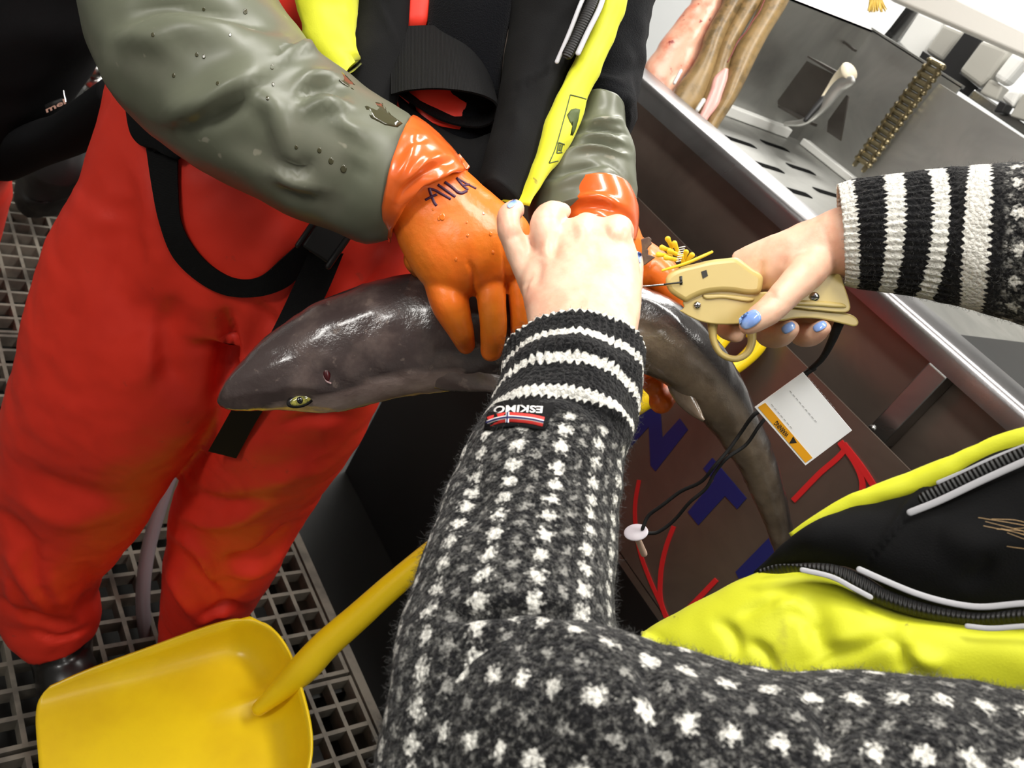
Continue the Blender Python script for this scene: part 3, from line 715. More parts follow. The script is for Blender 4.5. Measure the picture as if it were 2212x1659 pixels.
gplate('grip_shell', [(500, 872), (545, 850), (530, 800), (590, 740), (720, 690), (900, 690), (1180, 715), (1500, 672), (1690, 590), (1860, 548), (1905, 640), (1965, 850), (1930, 890), (1650, 870), (1420, 855), (1330, 935), (1180, 970), (1050, 985), (850, 992), (700, 970), (580, 920)], -.010, .022, .004)
gplate('grip_rib', [(700, 735), (900, 735), (1150, 770), (1110, 800), (880, 770), (720, 775)], -.012, .006, .002)
gplate('grip_rib', [(1450, 780), (1700, 790), (1920, 815), (1935, 850), (1700, 840), (1440, 820)], -.012, .006, .002)
gplate('squeeze_lever', [(1330, 860), (1420, 850), (1700, 872), (1950, 900), (2015, 935), (2036, 985), (2005, 1010), (1930, 995), (1700, 945), (1500, 940), (1340, 960)], -.006, .014, .004)
mb = MB(); tube(mb, [(*G(x, y), gz(x) - .001, r) for x, y, r in [(790, 960, 13), (787, 1040, 9.5), (800, 1140, 7.5), (850, 1232, 7), (930, 1278, 7), (1010, 1280, 7), (1085, 1232, 7.5), (1120, 1150, 8.5), (1122, 1070, 9.5), (1115, 975, 12)]], n=60, m=16, flat=1.1); mb.build('finger_ring', M['gun'], gu)
mb = MB(); tube(mb, [(*G(525, 642), .672, 2.4), (*G(370, 652), .672, 2.4), (*G(150, 668), .676, 1.8), (*G(90, 672), .678, .6)], n=16, m=10); mb.build('needle', M['chrome'], gu)
mb = MB(); tube(mb, [(*G(375, 648), .6655, 1.6), (*G(525, 632), .6655, 2.2)], n=4, m=8); prism(mb, gpoly([(505, 580), (528, 578), (530, 650), (508, 652)], -.0155), gn, .003); mb.build('needle_slot', M['gun_dark'], gu)
mb = MB(); prism(mb, gpoly([(690, 540), (735, 525), (748, 575), (705, 600)], -.0155), gn, .003); mb.build('side_hole', M['gun_dark'], gu, smooth=False)
for x, y, r in ((655, 828, 8.5), (1655, 757, 11)):
    c_ = P(*G(x, y), gz(x) - .0105); k_ = .68 / FPX; a_ = nrm(np.cross(gn, [0, 0, 1])); b_ = np.cross(gn, a_)
    mb = MB(); ball(mb, c_, a_ * r * k_, b_ * r * k_, gn * .0022); s_ = mb.build('screw', M['chrome'], gu)
    mb = MB(); obox(mb, c_ + gn * .0021, (a_ * .8 + b_ * .5) * r * k_ * .8, (b_ * .8 - a_ * .5) * r * k_ * .14, gn * .0003); mb.build('screw_slot', M['gun_dark'], s_, smooth=False)
mb = MB(); tube(mb, [(*G(360, 530), .67, 2.6), (*G(560, 470), .668, 3.6), (*G(700, 410), .668, 3.6), (*G(782, 372), .67, 3)], n=24, m=8, flat=.6); cs = mb.build('tag_strip', M['tagyellow'], gu)
for a, b in (((405, 262), (440, 330)), ((462, 300), (500, 390)), ((355, 335), (440, 365)), ((420, 365), (500, 400)), ((325, 395), (430, 410)), ((390, 420), (480, 440)), ((560, 375), (540, 440)), ((610, 400), (560, 450)), ((520, 410), (540, 470))):
    mb = MB(); tube(mb, [(*G(*a), .675, 6.5), (*G((a[0]*.7+b[0]*.3), (a[1]*.7+b[1]*.3)), .676, 5), (*G(*b), .68, 5)], n=8, m=10, flat=.6); mb.build('tag_paddle', M['tagyellow'], cs)
mb = MB()
for i in range(7):
    y = 335 + i * 20; tube(mb, [(*G(495 - 4 * i + 10, y), .668, 1.4), (*G(550 - 6 * i, y - 8), .668, 1.4)], n=3, m=6)
mb.build('tag_filaments', M['tagwhite'], cs)

# warning card and its cord hanging from the gun
M['card'] = mat('white_card', (250, 251, 252), .4); M['card_o'] = mat('orange_print', (240, 168, 30), .4); M['ink'] = mat('black_ink', (38, 34, 30), .5)
cd = thing('warning_card', P(1740, 900, .76), 'white warning card with orange band hanging from the tagging gun', 'card')
qz = lambda x, y: .752 + (y - 880) * .00010
cq = [(1735, 804), (1841, 930), (1740, 1006), (1630, 880)]
cn = nrm(np.cross(P(*cq[1], qz(*cq[1])) - P(*cq[0], qz(*cq[0])), P(*cq[3], qz(*cq[3])) - P(*cq[0], qz(*cq[0])))); cn *= np.sign(cn.dot(EYE - P(1740, 900, .75)))
mb = MB(); prism(mb, [P(x, y, qz(x, y)) for x, y in cq], cn, .0012); mb.build('card', M['card'], cd, smooth=False, bevel=.0004)
cp = lambda x, y: P(x, y, qz(x, y) - .0006)
mb = MB(); prism(mb, [cp(*q) for q in z1((965, 343), (1010, 315), (1302, 655), (1258, 685))], cn, .0003); ob = mb.build('orange_band', M['card_o'], cd, smooth=False)
cp2 = lambda x, y: P(x, y, qz(x, y) - .001)
a, b, c = z1((1152, 540), (1062, 438), (1128, 560))
mb = MB(); a, b, c = z1((1160, 510), (1084, 424), (1136, 531)); letters(mb, 'WARNING', a, b, c, cp2, True); mb.build('printed_word', M['ink'], cd, smooth=False)
mb = MB(); prism(mb, [cp2(*q) for q in z1((1183, 522), (1205, 562), (1158, 567))], cn, .0002); mb.build('warning_triangle', M['ink'], cd, smooth=False)
mb = MB()
for i in range(9):
    t0 = .05 + .1 * i
    for j in range(3):
        x0, y0 = 1045 + 33 * j * 3 + rng.uniform(-6, 6), 318 - 33 * j * 2
        p0 = np.array((1040, 312)) + np.array((120, -88)) * (j * .95) + np.array((255, 300)) * (t0 * .75)
        if j == 0 and i > 6: continue
        prism(mb, [cp2(*q) for q in z1(p0, p0 + (12, 14), p0 + (10, 16), p0 + (-2, 2))], cn, .0002)
M['faint'] = mat('grey_print', (150, 150, 150), .5)
mb.build('small_print', M['faint'], cd, smooth=False)
M['cord'] = mat('black_cord', (14, 14, 15), .7, bump=(900, .5, .0006))
ln = thing('lanyard_cord', P(1600, 950, .8), 'thin black cord loop with white plastic toggle dangling below the warning card', 'cord')
mb = MB()
tube(mb, [(1812, 700, .70, 11), (1795, 740, .72, 9), (1775, 775, .735, 7), (1745, 803, .75, 6), (1700, 850, .78, 5), (1660, 880, .79, 4.5), (1630, 895, .79, 4.5), (1600, 935, .80, 4), (1575, 970, .80, 4), (1545, 1005, .80, 4), (1515, 1040, .81, 4), (1470, 1062, .82, 4), (1430, 1092, .825, 4), (1400, 1115, .83, 4), (1388, 1142, .83, 4)], n=110, m=10)
tube(mb, [(1745, 803, .752, 6), (1705, 852, .782, 5), (1665, 890, .795, 4.5), (1640, 920, .795, 4), (1612, 960, .80, 4), (1570, 990, .80, 4), (1545, 1020, .806, 4), (1525, 1055, .81, 4), (1490, 1085, .815, 4), (1455, 1125, .825, 4), (1420, 1150, .83, 4), (1398, 1152, .832, 4)], n=90, m=10)
mb.build('cord', M['cord'], ln)
mb = MB(); tube(mb, [(1732, 812, .748, 6.5), (1758, 795, .746, 6.5)], n=6, m=10); mb.build('cord_crimp', M['black_plastic'], ln)
tc = P(1374, 1150, .832); tn = nrm(.75 * nrm(EYE - tc) + .66 * nrm(P(1374, 1100, .8) - P(1374, 1200, .8))); ta = nrm(P(1400, 1140, .83) - P(1348, 1158, .83)); ta = nrm(ta - tn * ta.dot(tn)); tb = np.cross(tn, ta)
mb = MB(); ball(mb, tc, ta * .0118, tb * .0098, tn * .0022); tog = mb.build('toggle', mat('white_nylon', (214, 206, 214), .35), ln)
mb = MB(); tube(mb, [(1374, 1158, .836, 7), (1382, 1175, .845, 7), (1391, 1196, .855, 7.5)], n=12, m=12); mb.build('toggle_peg', mat('ivory_nylon', (222, 190, 168), .4), tog)
# ------------------------------------------------------------------ cloth and skin materials
def olive_mat():
    mm = mat('olive_oilskin', (100, 102, 86), .4, spec=.4, coat=.06, coat_r=.25, bump=(380, .06, .0006)); t = NT(mm); co = t.coord()
    c = t.mix(t.smooth(t.noise(co, 9, 4, .6), .5, .75), lin((98, 101, 85)), lin((110, 110, 96)))
    c = t.mix(t.smooth(t.noise(co, 55, 2, .5), .70, .75), c, lin((134, 132, 116)))
    t.put(t.b.inputs['Base Color'], c); return mm
M['olive'] = olive_mat()
M['drop'] = mat('clear_drop_on_rubber', (236, 122, 40), .06, coat=1)
M['wet'] = mat('wet_patch', (66, 64, 44), .15, coat=.5)
def orange_mat():
    mm = mat('orange_red_oilskin', (226, 52, 34), .5, spec=.35, bump=(500, .08, .0005)); t = NT(mm); co = t.coord()
    c = t.mix(t.smooth(t.noise(co, 5, 4, .6), .4, .75), lin((230, 54, 36)), lin((212, 46, 32)))
    c = t.mix(t.smooth(t.noise(co, 30, 4, .7), .66, .8), c, lin((190, 60, 44))); t.put(t.b.inputs['Base Color'], c); return mm
M['orange'] = orange_mat()
def glove_mat():
    mm = mat('orange_rubber_glove', (238, 112, 26), .26, spec=.5, coat=.45, coat_r=.15); t = NT(mm); co = t.coord()
    c = t.mix(t.smooth(t.noise(co, 14, 4, .6), .42, .7), lin((238, 112, 26)), lin((222, 122, 30))); t.put(t.b.inputs['Base Color'], c)
    t.bump(t.math('ADD', t.noise(co, 160, 3, .6), t.math('MULTIPLY', t.noise(co, 40, 2, .5), 1.2)), .3, .0012); return mm
M['glove'] = glove_mat(); M['glove'].node_tree.nodes['Principled BSDF'].inputs['Coat Weight'].default_value = .15; M['glove'].node_tree.nodes['Principled BSDF'].inputs['Roughness'].default_value = .36
M['glove_in'] = mat('red_orange_cuff', (226, 100, 38), .26, coat=.5, coat_r=.1, bump=(60, .25, .0015))
M['purple_ink'] = mat('purple_marker', (70, 30, 62), .5)
M['blackcloth'] = mat('black_vest_cloth', (13, 13, 14), .9, spec=.2, bump=(900, .5, .0006), var=((25, 24, 23), 14, .55, .8))
M['webbing'] = mat('black_webbing', (10, 10, 11), .7, spec=.18)
t = NT(M['webbing']); wv = t.node('ShaderNodeTexWave'); wv.inputs['Scale'].default_value = 260; t.put(wv.inputs['Vector'], t.coord('UV')); wv.bands_direction = 'Y'; t.bump(wv.outputs['Fac'], .5, .0006)
M['fleece'] = mat('navy_black_fleece', (11, 12, 16), .95, spec=.1, sheen=.05, bump=(700, .9, .0015))
def hivis():
    mm = mat('yellow_hi_vis_cloth', (232, 234, 44), .6, sheen=.1, bump=(700, .25, .0006)); t = NT(mm); co = t.coord()
    c = t.mix(t.smooth(t.noise(co, 18, 4, .65), .60, .78), lin((216, 219, 38)), lin((176, 172, 44)))
    c = t.mix(t.smooth(t.noise(co, 33, 4, .6, .5), .70, .76), c, lin((132, 116, 48))); t.put(t.b.inputs['Base Color'], c); return mm
M['hivis'] = hivis()
M['piping'] = mat('grey_reflective_piping', (176, 176, 180), .45)
M['zip'] = mat('black_zip', (18, 18, 18), .5)
t = NT(M['zip']); wv = t.node('ShaderNodeTexWave'); wv.inputs['Scale'].default_value = 120; wv.bands_direction = 'Y'; t.put(wv.inputs['Vector'], t.coord('UV')); t.bump(wv.outputs['Fac'], .8, .001)
M['print'] = mat('dark_green_print', (70, 84, 34), .6)
def skin_mat():
    mm = mat('skin', (232, 186, 158), .42, spec=.45, sss=.25); t = NT(mm); co = t.coord()
    c = t.mix(t.smooth(t.noise(co, 30, 4, .6), .4, .72), lin((236, 194, 168)), lin((224, 166, 140))); t.put(t.b.inputs['Base Color'], c)
    t.bump(t.noise(co, 420, 4, .7), .22, .0006); return mm
M['skin'] = skin_mat()
M['nail'] = mat('pale_blue_nail_polish', (136, 170, 236), .18, coat=.8, var=((160, 190, 240), 60, .5, .6))
M['boot'] = mat('black_rubber_boot', (16, 15, 15), .3, coat=.2)
M['navy'] = mat('dark_navy_jacket', (9, 9, 11), .85, spec=.2, bump=(200, .2, .001))

def knit_mat(name, stops, dots_from, du=.0255, dv=.0132):
    """black wool, white bands given as (from, to) metres along the sleeve, then rows of white flecks"""
    mm = mat(name, (16, 16, 18), .95, spec=.1, sheen=.1); t = NT(mm); uv = t.coord('UV'); co = t.coord()
    sp = t.node('ShaderNodeSeparateXYZ'); t.put(sp.inputs[0], uv); u, v_ = sp.outputs[0], sp.outputs[1]
    jit = t.node('ShaderNodeTexNoise'); jit.inputs['Scale'].default_value = 330; jit.inputs['Detail'].default_value = 2; t.put(jit.inputs['Vector'], co)
    sj = t.node('ShaderNodeSeparateXYZ'); t.put(sj.inputs[0], jit.outputs['Color'])
    j1 = t.math('MULTIPLY', t.math('SUBTRACT', sj.outputs[0], .5), .013); j2 = t.math('MULTIPLY', t.math('SUBTRACT', sj.outputs[1], .5), .013)
    # ribs: each rib pushes the band edge, like knitted stitches
    rib = t.math('ABSOLUTE', t.math('SUBTRACT', t.math('FRACT', t.math('DIVIDE', u, .0052)), .5))
    vb = t.math('ADD', t.math('ADD', v_, t.math('MULTIPLY', j2, .3)), t.math('MULTIPLY', rib, .005))
    white = None
    for a, b in stops:
        k = t.math('MULTIPLY', t.smooth(vb, a, a + .0012), t.math('SUBTRACT', 1.0, t.smooth(vb, b, b + .0012)))
        white = k if white is None else t.math('MAXIMUM', white, k)
    def fleck(ou, ov, r0, r1):
        fu = t.math('MULTIPLY', t.math('SUBTRACT', t.math('FRACT', t.math('ADD', t.math('DIVIDE', t.math('ADD', u, j1), du), ou)), .5), du)
        fv = t.math('MULTIPLY', t.math('SUBTRACT', t.math('FRACT', t.math('ADD', t.math('DIVIDE', t.math('ADD', v_, j2), dv), ov)), .5), dv)
        d = t.math('SQRT', t.math('ADD', t.math('MULTIPLY', fu, fu), t.math('MULTIPLY', fv, fv)))
        return t.math('SUBTRACT', 1.0, t.smooth(d, r0, r1))
    f = t.math('MAXIMUM', fleck(0, 0, .0018, .0058), t.math('MULTIPLY', fleck(.5, .5, .0006, .0042), .38))
    f = t.math('MULTIPLY', f, t.smooth(v_, dots_from, dots_from + .006))
    fuzz_ = t.math('MULTIPLY', t.smooth(t.noise(co, 260, 4, .7), .46, .78), t.math('ADD', .03, t.math('MULTIPLY', t.smooth(v_, dots_from - .005, dots_from + .01), .24)))
    f = t.math('MAXIMUM', f, fuzz_)
    f = t.math('MULTIPLY', f, t.math('ADD', .45, t.math('MULTIPLY', t.noise(co, 420, 3, .7), .95)))
    if white is not None: f = t.math("MAXIMUM", f, white, clamp=True)
    t.put(t.b.inputs['Base Color'], t.mix(f, lin((17, 17, 19)), lin((232, 230, 222))))
    knob = t.node('ShaderNodeTexVoronoi'); knob.inputs['Scale'].default_value = 330; t.put(knob.inputs['Vector'], co)
    h = t.math('ADD', t.math('MULTIPLY', knob.outputs['Distance'], -1.0), t.math('MULTIPLY', t.noise(co, 700, 3, .7), .8))
    t.bump(h, .9, .002); return mm

def fuzz(name, src, count, length, col_of, parent, rad=.00009, vmin=None, seed=1):
    """loose wool fibres standing off the knit: one countless coat"""
    r = np.random.default_rng(seed); me = src.data
    me.calc_loop_triangles()
    V = getv(src); Nn = getn(src); T = np.array([tuple(q.vertices) for q in me.loop_triangles])
    a = V[T]; ar = np.linalg.norm(np.cross(a[:, 1] - a[:, 0], a[:, 2] - a[:, 0]), axis=1)
    pc = proj(a.mean(1)); vis = (pc[:, 0] > -60) & (pc[:, 0] < 2272) & (pc[:, 1] > -60) & (pc[:, 1] < 1720)
    nn = Nn[T].mean(1); fac = np.sum(nrm(nn) * nrm(EYE - a.mean(1)), 1) > -.45
    pr = ar * vis * fac; pr /= pr.sum()
    k = r.choice(len(T), count, p=pr); w_ = r.dirichlet((1, 1, 1), count)
    p0 = np.einsum('ij,ijk->ik', w_, a[k]); n0 = nrm(nn[k])
    S = 5; pts = np.zeros((count, S, 3)); d = nrm(n0 * .45 + r.normal(0, .8, (count, 3))); L = length * r.uniform(.35, 1.25, (count, 1))
    pts[:, 0] = p0 - n0 * .0004
    for i in range(1, S):
        d = nrm(d + r.normal(0, .85, (count, 3)) + n0 * .03); pts[:, i] = pts[:, i-1] + d * L / S
    tg = nrm(np.gradient(pts, axis=1)); s1 = nrm(np.cross(tg, nrm(r.normal(0, 1, (count, 1, 3))))); s2 = np.cross(tg, s1)
    rr = rad * np.linspace(1, .5, S)[None, :, None]
    g = np.stack([pts + s1 * rr, pts + (-.5 * s1 + .87 * s2) * rr, pts + (-.5 * s1 - .87 * s2) * rr], 2)   # count,S,3,3
    nv = S * 3; base = (np.arange(count) * nv)[:, None, None]
    i, j = np.meshgrid(np.arange(S - 1), np.arange(3), indexing='ij'); jn = (j + 1) % 3
    q = np.stack([i*3 + j, i*3 + jn, (i+1)*3 + jn, (i+1)*3 + j], -1).reshape(1, -1, 4) + base
    q = q.reshape(-1, 4)
    m2 = bpy.data.meshes.new(name); m2.vertices.add(count * nv); m2.vertices.foreach_set('co', g.ravel())
    m2.loops.add(len(q) * 4); m2.loops.foreach_set('vertex_index', q.ravel().astype(np.int32))
    m2.polygons.add(len(q)); m2.polygons.foreach_set('loop_start', np.arange(0, len(q) * 4, 4).astype(np.int32))
    m2.update(calc_edges=True)
    o = link(name, m2, col_of, parent); o['kind'] = 'stuff'; return o
M['fibre'] = mat('grey_wool_fibre', (92, 91, 90), .9)
M['fibre_white'] = mat('white_wool_fibre', (226, 224, 216), .9)
M['fibre_dark'] = mat('dark_wool_fibre', (28, 28, 30), .9)

# ------------------------------------------------------------------ person in orange trousers
wk = thing('person', (.52, .9, .002), 'person in orange waterproof trousers and olive sleeves gripping the shark with orange gloves', 'person')
mb = MB()
loft(mb, [(620, -640, 1260, -700, 1.02, .06), (430, -480, 1390, -520, 1.0, .10), (330, -200, 1320, -220, .97, .115), (270, 20, 1160, 20, .965, .115), (240, 170, 985, 110, .995, .11), (215, 290, 935, 300, 1.02, .11), (185, 380, 915, 470, 1.04, .11), (150, 460, 905, 590, 1.065, .105), (120, 540, 890, 700, 1.09, .10), (150, 640, 840, 760, 1.11, .08)], n=50, m=56)
loft(mb, [(185, 380, 560, 520, 1.05, .095), (120, 505, 550, 640, 1.09, .10), (78, 640, 525, 800, 1.13, .10), (35, 800, 485, 915, 1.18, .098), (-5, 920, 400, 1000, 1.24, .092), (-40, 1040, 342, 1090, 1.30, .086), (-45, 1150, 286, 1170, 1.37, .082), (-30, 1250, 222, 1245, 1.43, .08), (0, 1310, 208, 1297, 1.465, .079), (22, 1352, 212, 1345, 1.485, .078), (58, 1390, 204, 1374, 1.50, .07)], n=70, m=48)
loft(mb, [(540, 640, 905, 600, 1.06, .095), (505, 780, 868, 760, 1.12, .10), (468, 885, 815, 872, 1.18, .1), (425, 960, 764, 960, 1.25, .098), (394, 1012, 715, 1035, 1.32, .095), (375, 1080, 666, 1115, 1.385, .09), (362, 1160, 628, 1182, 1.45, .085), (352, 1250, 590, 1250, 1.52, .082), (346, 1320, 545, 1312, 1.58, .08), (342, 1400, 520, 1370, 1.63, .075)], n=70, m=48)
pants = fuse(mb.build('bib_trousers', M['orange'], wk), .006, 5)
folds(pants, [
 ([(300, 340), (330, 480), (350, 620)], 30, 0.00930), ([(270, 420), (250, 600), (300, 720)], 40, -0.00930), ([(330, 700), (322, 800), (300, 820)], 26, 0.00930),
 ([(380, 640), (350, 760), (420, 880)], 30, -0.01240), ([(480, 660), (500, 740), (470, 860)], 22, -0.01860), ([(500, 680), (540, 780), (560, 840)], 16, 0.01240),
 ([(560, 640), (610, 720), (620, 800)], 26, -0.01240), ([(540, 620), (600, 680), (650, 760)], 16, 0.00930),
 ([(470, 905), (440, 960), (400, 1000)], 22, -0.00930), ([(60, 1010), (150, 1060), (280, 1080)], 20, -0.00930), ([(20, 1060), (120, 1120), (250, 1110)], 22, 0.00930),
 ([(-10, 1100), (60, 1180), (90, 1260)], 18, -0.01395), ([(10, 1180), (70, 1270), (110, 1330)], 14, 0.01240), ([(0, 1290), (60, 1330), (150, 1350)], 12, -0.01085), ([(60, 1200), (130, 1280), (170, 1360)], 22, 0.00930),
 ([(180, 1210), (200, 1280), (150, 1330)], 18, -0.00930), ([(20, 1220), (30, 1300), (60, 1350)], 12, 0.00930), ([(70, 1365), (130, 1380), (200, 1352)], 6, -0.00775),
 ([(400, 1060), (480, 1090), (560, 1080)], 14, -0.01085), ([(380, 1110), (470, 1130), (600, 1090)], 16, 0.01240), ([(480, 1215), (560, 1200), (640, 1130)], 13, -0.01860), ([(500, 1240), (560, 1230), (610, 1190)], 10, 0.01240),
 ([(370, 1180), (430, 1250), (480, 1300)], 16, -0.01240), ([(360, 1230), (400, 1290), (430, 1340)], 12, 0.01240), ([(380, 1150), (440, 1200), (460, 1260)], 12, 0.01240),
 ([(440, 1330), (490, 1310), (530, 1316)], 9, -0.01550), ([(430, 1345), (470, 1325), (500, 1330)], 8, 0.01240), ([(600, 920), (680, 900), (760, 900)], 12, -0.00620), ([(690, 1000), (600, 1040), (520, 1060)], 20, 0.00775),
 ([(760, 560), (700, 640), (620, 700)], 18, -0.00930), ([(850, 520), (790, 600), (730, 650)], 7, 0.00543), ([(640, 470), (600, 540), (560, 600)], 30, 0.00775), ([(440, 360), (500, 374), (560, 372)], 4, -0.00279)])
wobble(pants, .0035, 9, 1, 3); wobble(pants, .0015, 30, 4)
pt = bvh(pants)
# boots
for nm, st, toe in (('boot', [(58, 1380, 200, 1365, 1.49, .06), (75, 1420, 195, 1410, 1.515, .055), (85, 1470, 200, 1460, 1.54, .055)], (165, 1540)), ('boot', [(365, 1370, 510, 1345, 1.62, .06), (370, 1420, 500, 1400, 1.66, .055), (372, 1460, 500, 1440, 1.685, .055)], (570, 1400))):
    mb = MB(); loft(mb, st, n=16, m=28)
    a, b = on_z((st[-1][0] + st[-1][2]) / 2, (st[-1][1] + st[-1][3]) / 2, .045), on_z(*toe, .04)
    a = on_z((st[-1][0] + st[-1][2]) / 2 + 6, (st[-1][1] + st[-1][3]) / 2 + 8, .052)
    tube3(mb, [list(a + nrm(a - b) * .03) + [.046], list(a) + [.05], list(a + (b - a) * .5 * .13 / np.linalg.norm(b - a)) + [.042], list(a + nrm(b - a) * .10 - np.array([0, 0, .008])) + [.038]], n=20, m=24, flat=1)
    v_ = mb.v; bo = mb.build(nm, M['boot'], wk); vv = getv(bo); vv[:, 2] = np.maximum(vv[:, 2], .0015); setv(bo, vv); fuse(bo, .006, 3)
# fleece jumper between the vest fronts and left upper arm
mb = MB(); panel(mb, [(985, -430, .89), (950, -200, .875), (930, -30, .86), (922, 60, .865), (900, 160, .88), (870, 280, .89), (850, 420, .90)], [(1200, -430, .89), (1155, -200, .875), (1120, -30, .86), (1090, 90, .86), (1075, 200, .865), (1050, 330, .87), (1035, 470, .88)], bulge=.012, thick=.02)
jp = mb.build('fleece_jumper', M['fleece'], wk)
mb = MB(); panel(mb, [(880, 180, .868), (895, 230, .868), (900, 262, .868)], [(1050, 170, .868), (1040, 230, .868), (1010, 285, .868)], n=20, m=10, bulge=.006, thick=.01)
bf = mb.build('bib_front', M['orange'], wk); wobble(bf, .004, 40, 2)
mb = MB(); panel(mb, [(960, -420, .895), (915, -200, .88), (876, -30, .865), (872, 20, .865), (874, 62, .865)], [(1000, -420, .895), (965, -200, .88), (938, -30, .865), (930, 20, .865), (918, 60, .865)], n=20, m=8, bulge=.004, thick=.008); mb.build('bib_front', M['orange'], wk)
mb = MB(); loft(mb, [(1180, -520, 1420, -470, 1.02, .07), (1120, -300, 1470, -280, .985, .08), (1080, -120, 1450, -120, .95, .08), (1090, 0, 1417, 0, .945, .075), (1130, 60, 1402, 60, .94, .07), (1160, 110, 1395, 130, .935, .066), (1190, 170, 1388, 170, .925, .062), (1215, 215, 1372, 215, .915, .058), (1230, 245, 1374, 262, .905, .056), (1238, 268, 1360, 287, .895, .048)], n=70, m=40)
na = mb.build('left_jumper_sleeve', M['fleece'], wk); folds(na, [([(1280, 150), (1340, 150), (1395, 140)], 10, -.006), ([(1290, 215), (1340, 205), (1372, 222)], 8, .006), ([(1290, 240), (1340, 236), (1372, 240)], 6, -.005)]); wobble(na, .004, 30, 2)
# olive sleeves
mb = MB(); loft(mb, [(1245, 228, 1350, 248, .885, .044), (1228, 290, 1352, 284, .88, .046), (1195, 345, 1369, 330, .872, .048), (1160, 400, 1373, 380, .862, .05), (1140, 450, 1374, 425, .85, .05), (1150, 500, 1366, 480, .835, .045)], n=80, m=56)
ls = mb.build('left_oilskin_sleeve', M['olive'], wk)
folds(ls, [([(1250, 268), (1300, 262), (1345, 262)], 7, .006), ([(1245, 283), (1300, 278), (1350, 290)], 5, -.006), ([(1240, 300), (1300, 296), (1352, 312)], 7, .006), ([(1240, 320), (1290, 312), (1340, 326)], 5, -.006),
 ([(1190, 365), (1260, 322), (1360, 336)], 8, .007), ([(1190, 385), (1240, 362), (1300, 360)], 8, -.007), ([(1170, 410), (1240, 385), (1330, 372)], 14, .005), ([(1300, 340), (1340, 370), (1368, 410)], 8, -.004)]); wobble(ls, .002, 35, 3)
mb = MB(); loft(mb, [(440, -520, 640, -540, .99, .06), (270, -320, 610, -340, .90, .085), (180, -130, 570, -130, .815, .085), (180, 0, 600, 0, .785, .085), (202, 110, 652, 70, .775, .083), (246, 205, 702, 126, .768, .08), (318, 285, 750, 160, .763, .077), (418, 360, 795, 196, .76, .073), (520, 412, 826, 216, .758, .068), (620, 466, 850, 230, .757, .064), (718, 500, 870, 240, .756, .06), (790, 524, 886, 248, .756, .056), (838, 517, 893, 258, .757, .052)], n=130, m=90)
rs = mb.build('right_oilskin_sleeve', M['olive'], wk)
folds(rs, [
 ([(270, 60), (330, 22), (420, 24), (520, 40), (600, 66)], 12, -.011, 26), ([(280, 90), (400, 60), (540, 80)], 34, .008), ([(250, 75), (330, 90), (400, 130)], 26, .004),
 ([(340, 258), (370, 258), (440, 236), (520, 190), (590, 150)], 13, .015, 44), ([(380, 275), (470, 250), (550, 210)], 18, -.007),
 ([(600, 135), (640, 105), (690, 100), (730, 125)], 14, .009), ([(590, 125), (640, 92), (690, 88)], 8, -.008),
 ([(650, 215), (672, 190), (710, 182), (750, 200)], 13, -.013), ([(655, 240), (700, 225), (760, 240)], 12, .009), ([(640, 190), (670, 165), (730, 160)], 12, .006),
 ([(520, 215), (570, 215), (600, 240), (600, 330)], 22, .006), ([(560, 240), (580, 300), (575, 380)], 18, -.005),
 ([(600, 350), (640, 366), (670, 345)], 9, -.010), ([(590, 375), (640, 395), (690, 410)], 16, .007), ([(600, 400), (640, 430), (690, 420)], 9, -.005), ([(460, 330), (540, 360), (590, 410)], 24, .004),
 ([(790, 270), (780, 340), (775, 430)], 4, -.0022), ([(700, 470), (740, 420), (760, 330)], 24, -.006), ([(720, 250), (760, 280), (800, 285)], 14, .005), ([(230, 100), (240, 180), (280, 250)], 20, .005)])
wobble(rs, .002, 22, 6)
rt = bvh(rs)
def patch_on(tree, outline, name, m_, parent, off=.0005, th=.0006):
    """a small flat patch draped on a surface"""
    q = np.array(outline, float); c = q.mean(0); mb = MB(); R = [c[None].repeat(len(q), 0) + (q - c) * f for f in (1, .66, .33)]
    k = len(q); V = []; 
    for r_ in R: V += [hit(tree, *p, off) for p in r_]
    V.append(hit(tree, *c, off))
    if any(x is None for x in V): return None
    V = np.array(V); B_ = V[:k] + nrm(V[:k] - EYE) * th; V = np.vstack([V, B_]); f = grid_faces(3, k) + [(2*k + j, 2*k + (j+1) % k, 3*k) for j in range(k)]
    f += [(j, 3*k + 1 + j, 3*k + 1 + (j+1) % k, (j+1) % k) for j in range(k)]
    mb.add(V, f); return mb.build(name, m_, parent)
z2 = lambda *q: [(700 + x / 2.962, y / 2.962) for x, y in q]
patch_on(rt, z2((108, 455), (150, 490), (200, 545), (190, 575), (140, 550), (95, 515)), 'wet_patch', M['wet'], rs, .0002, .0003)
patch_on(rt, z2((260, 680), (330, 652), (375, 660), (395, 690), (430, 735), (505, 790), (470, 815), (390, 800), (300, 755)), 'wet_patch', M['wet'], rs, .0002, .0003)
for x, y, r_ in ((330, 75, 4), (440, 20, 3.5), (530, 25, 5), (588, 145, 4.5), (425, 118, 4), (440, 122, 4), (375, 163, 4), (470, 180, 4), (590, 182, 3.5), (640, 318, 4), (690, 325, 5), (715, 348, 6), (742, 365, 7), (578, 212, 4), (497, 75, 3), (805, 200, 5)):
    a = np.linspace(0, 2 * math.pi, 9)[:-1]; patch_on(rt, [(x + r_ * math.cos(t_), y + r_ * 1.3 * math.sin(t_)) for t_ in a], 'water_drop', M['wet'], rs, .0003, .0004)
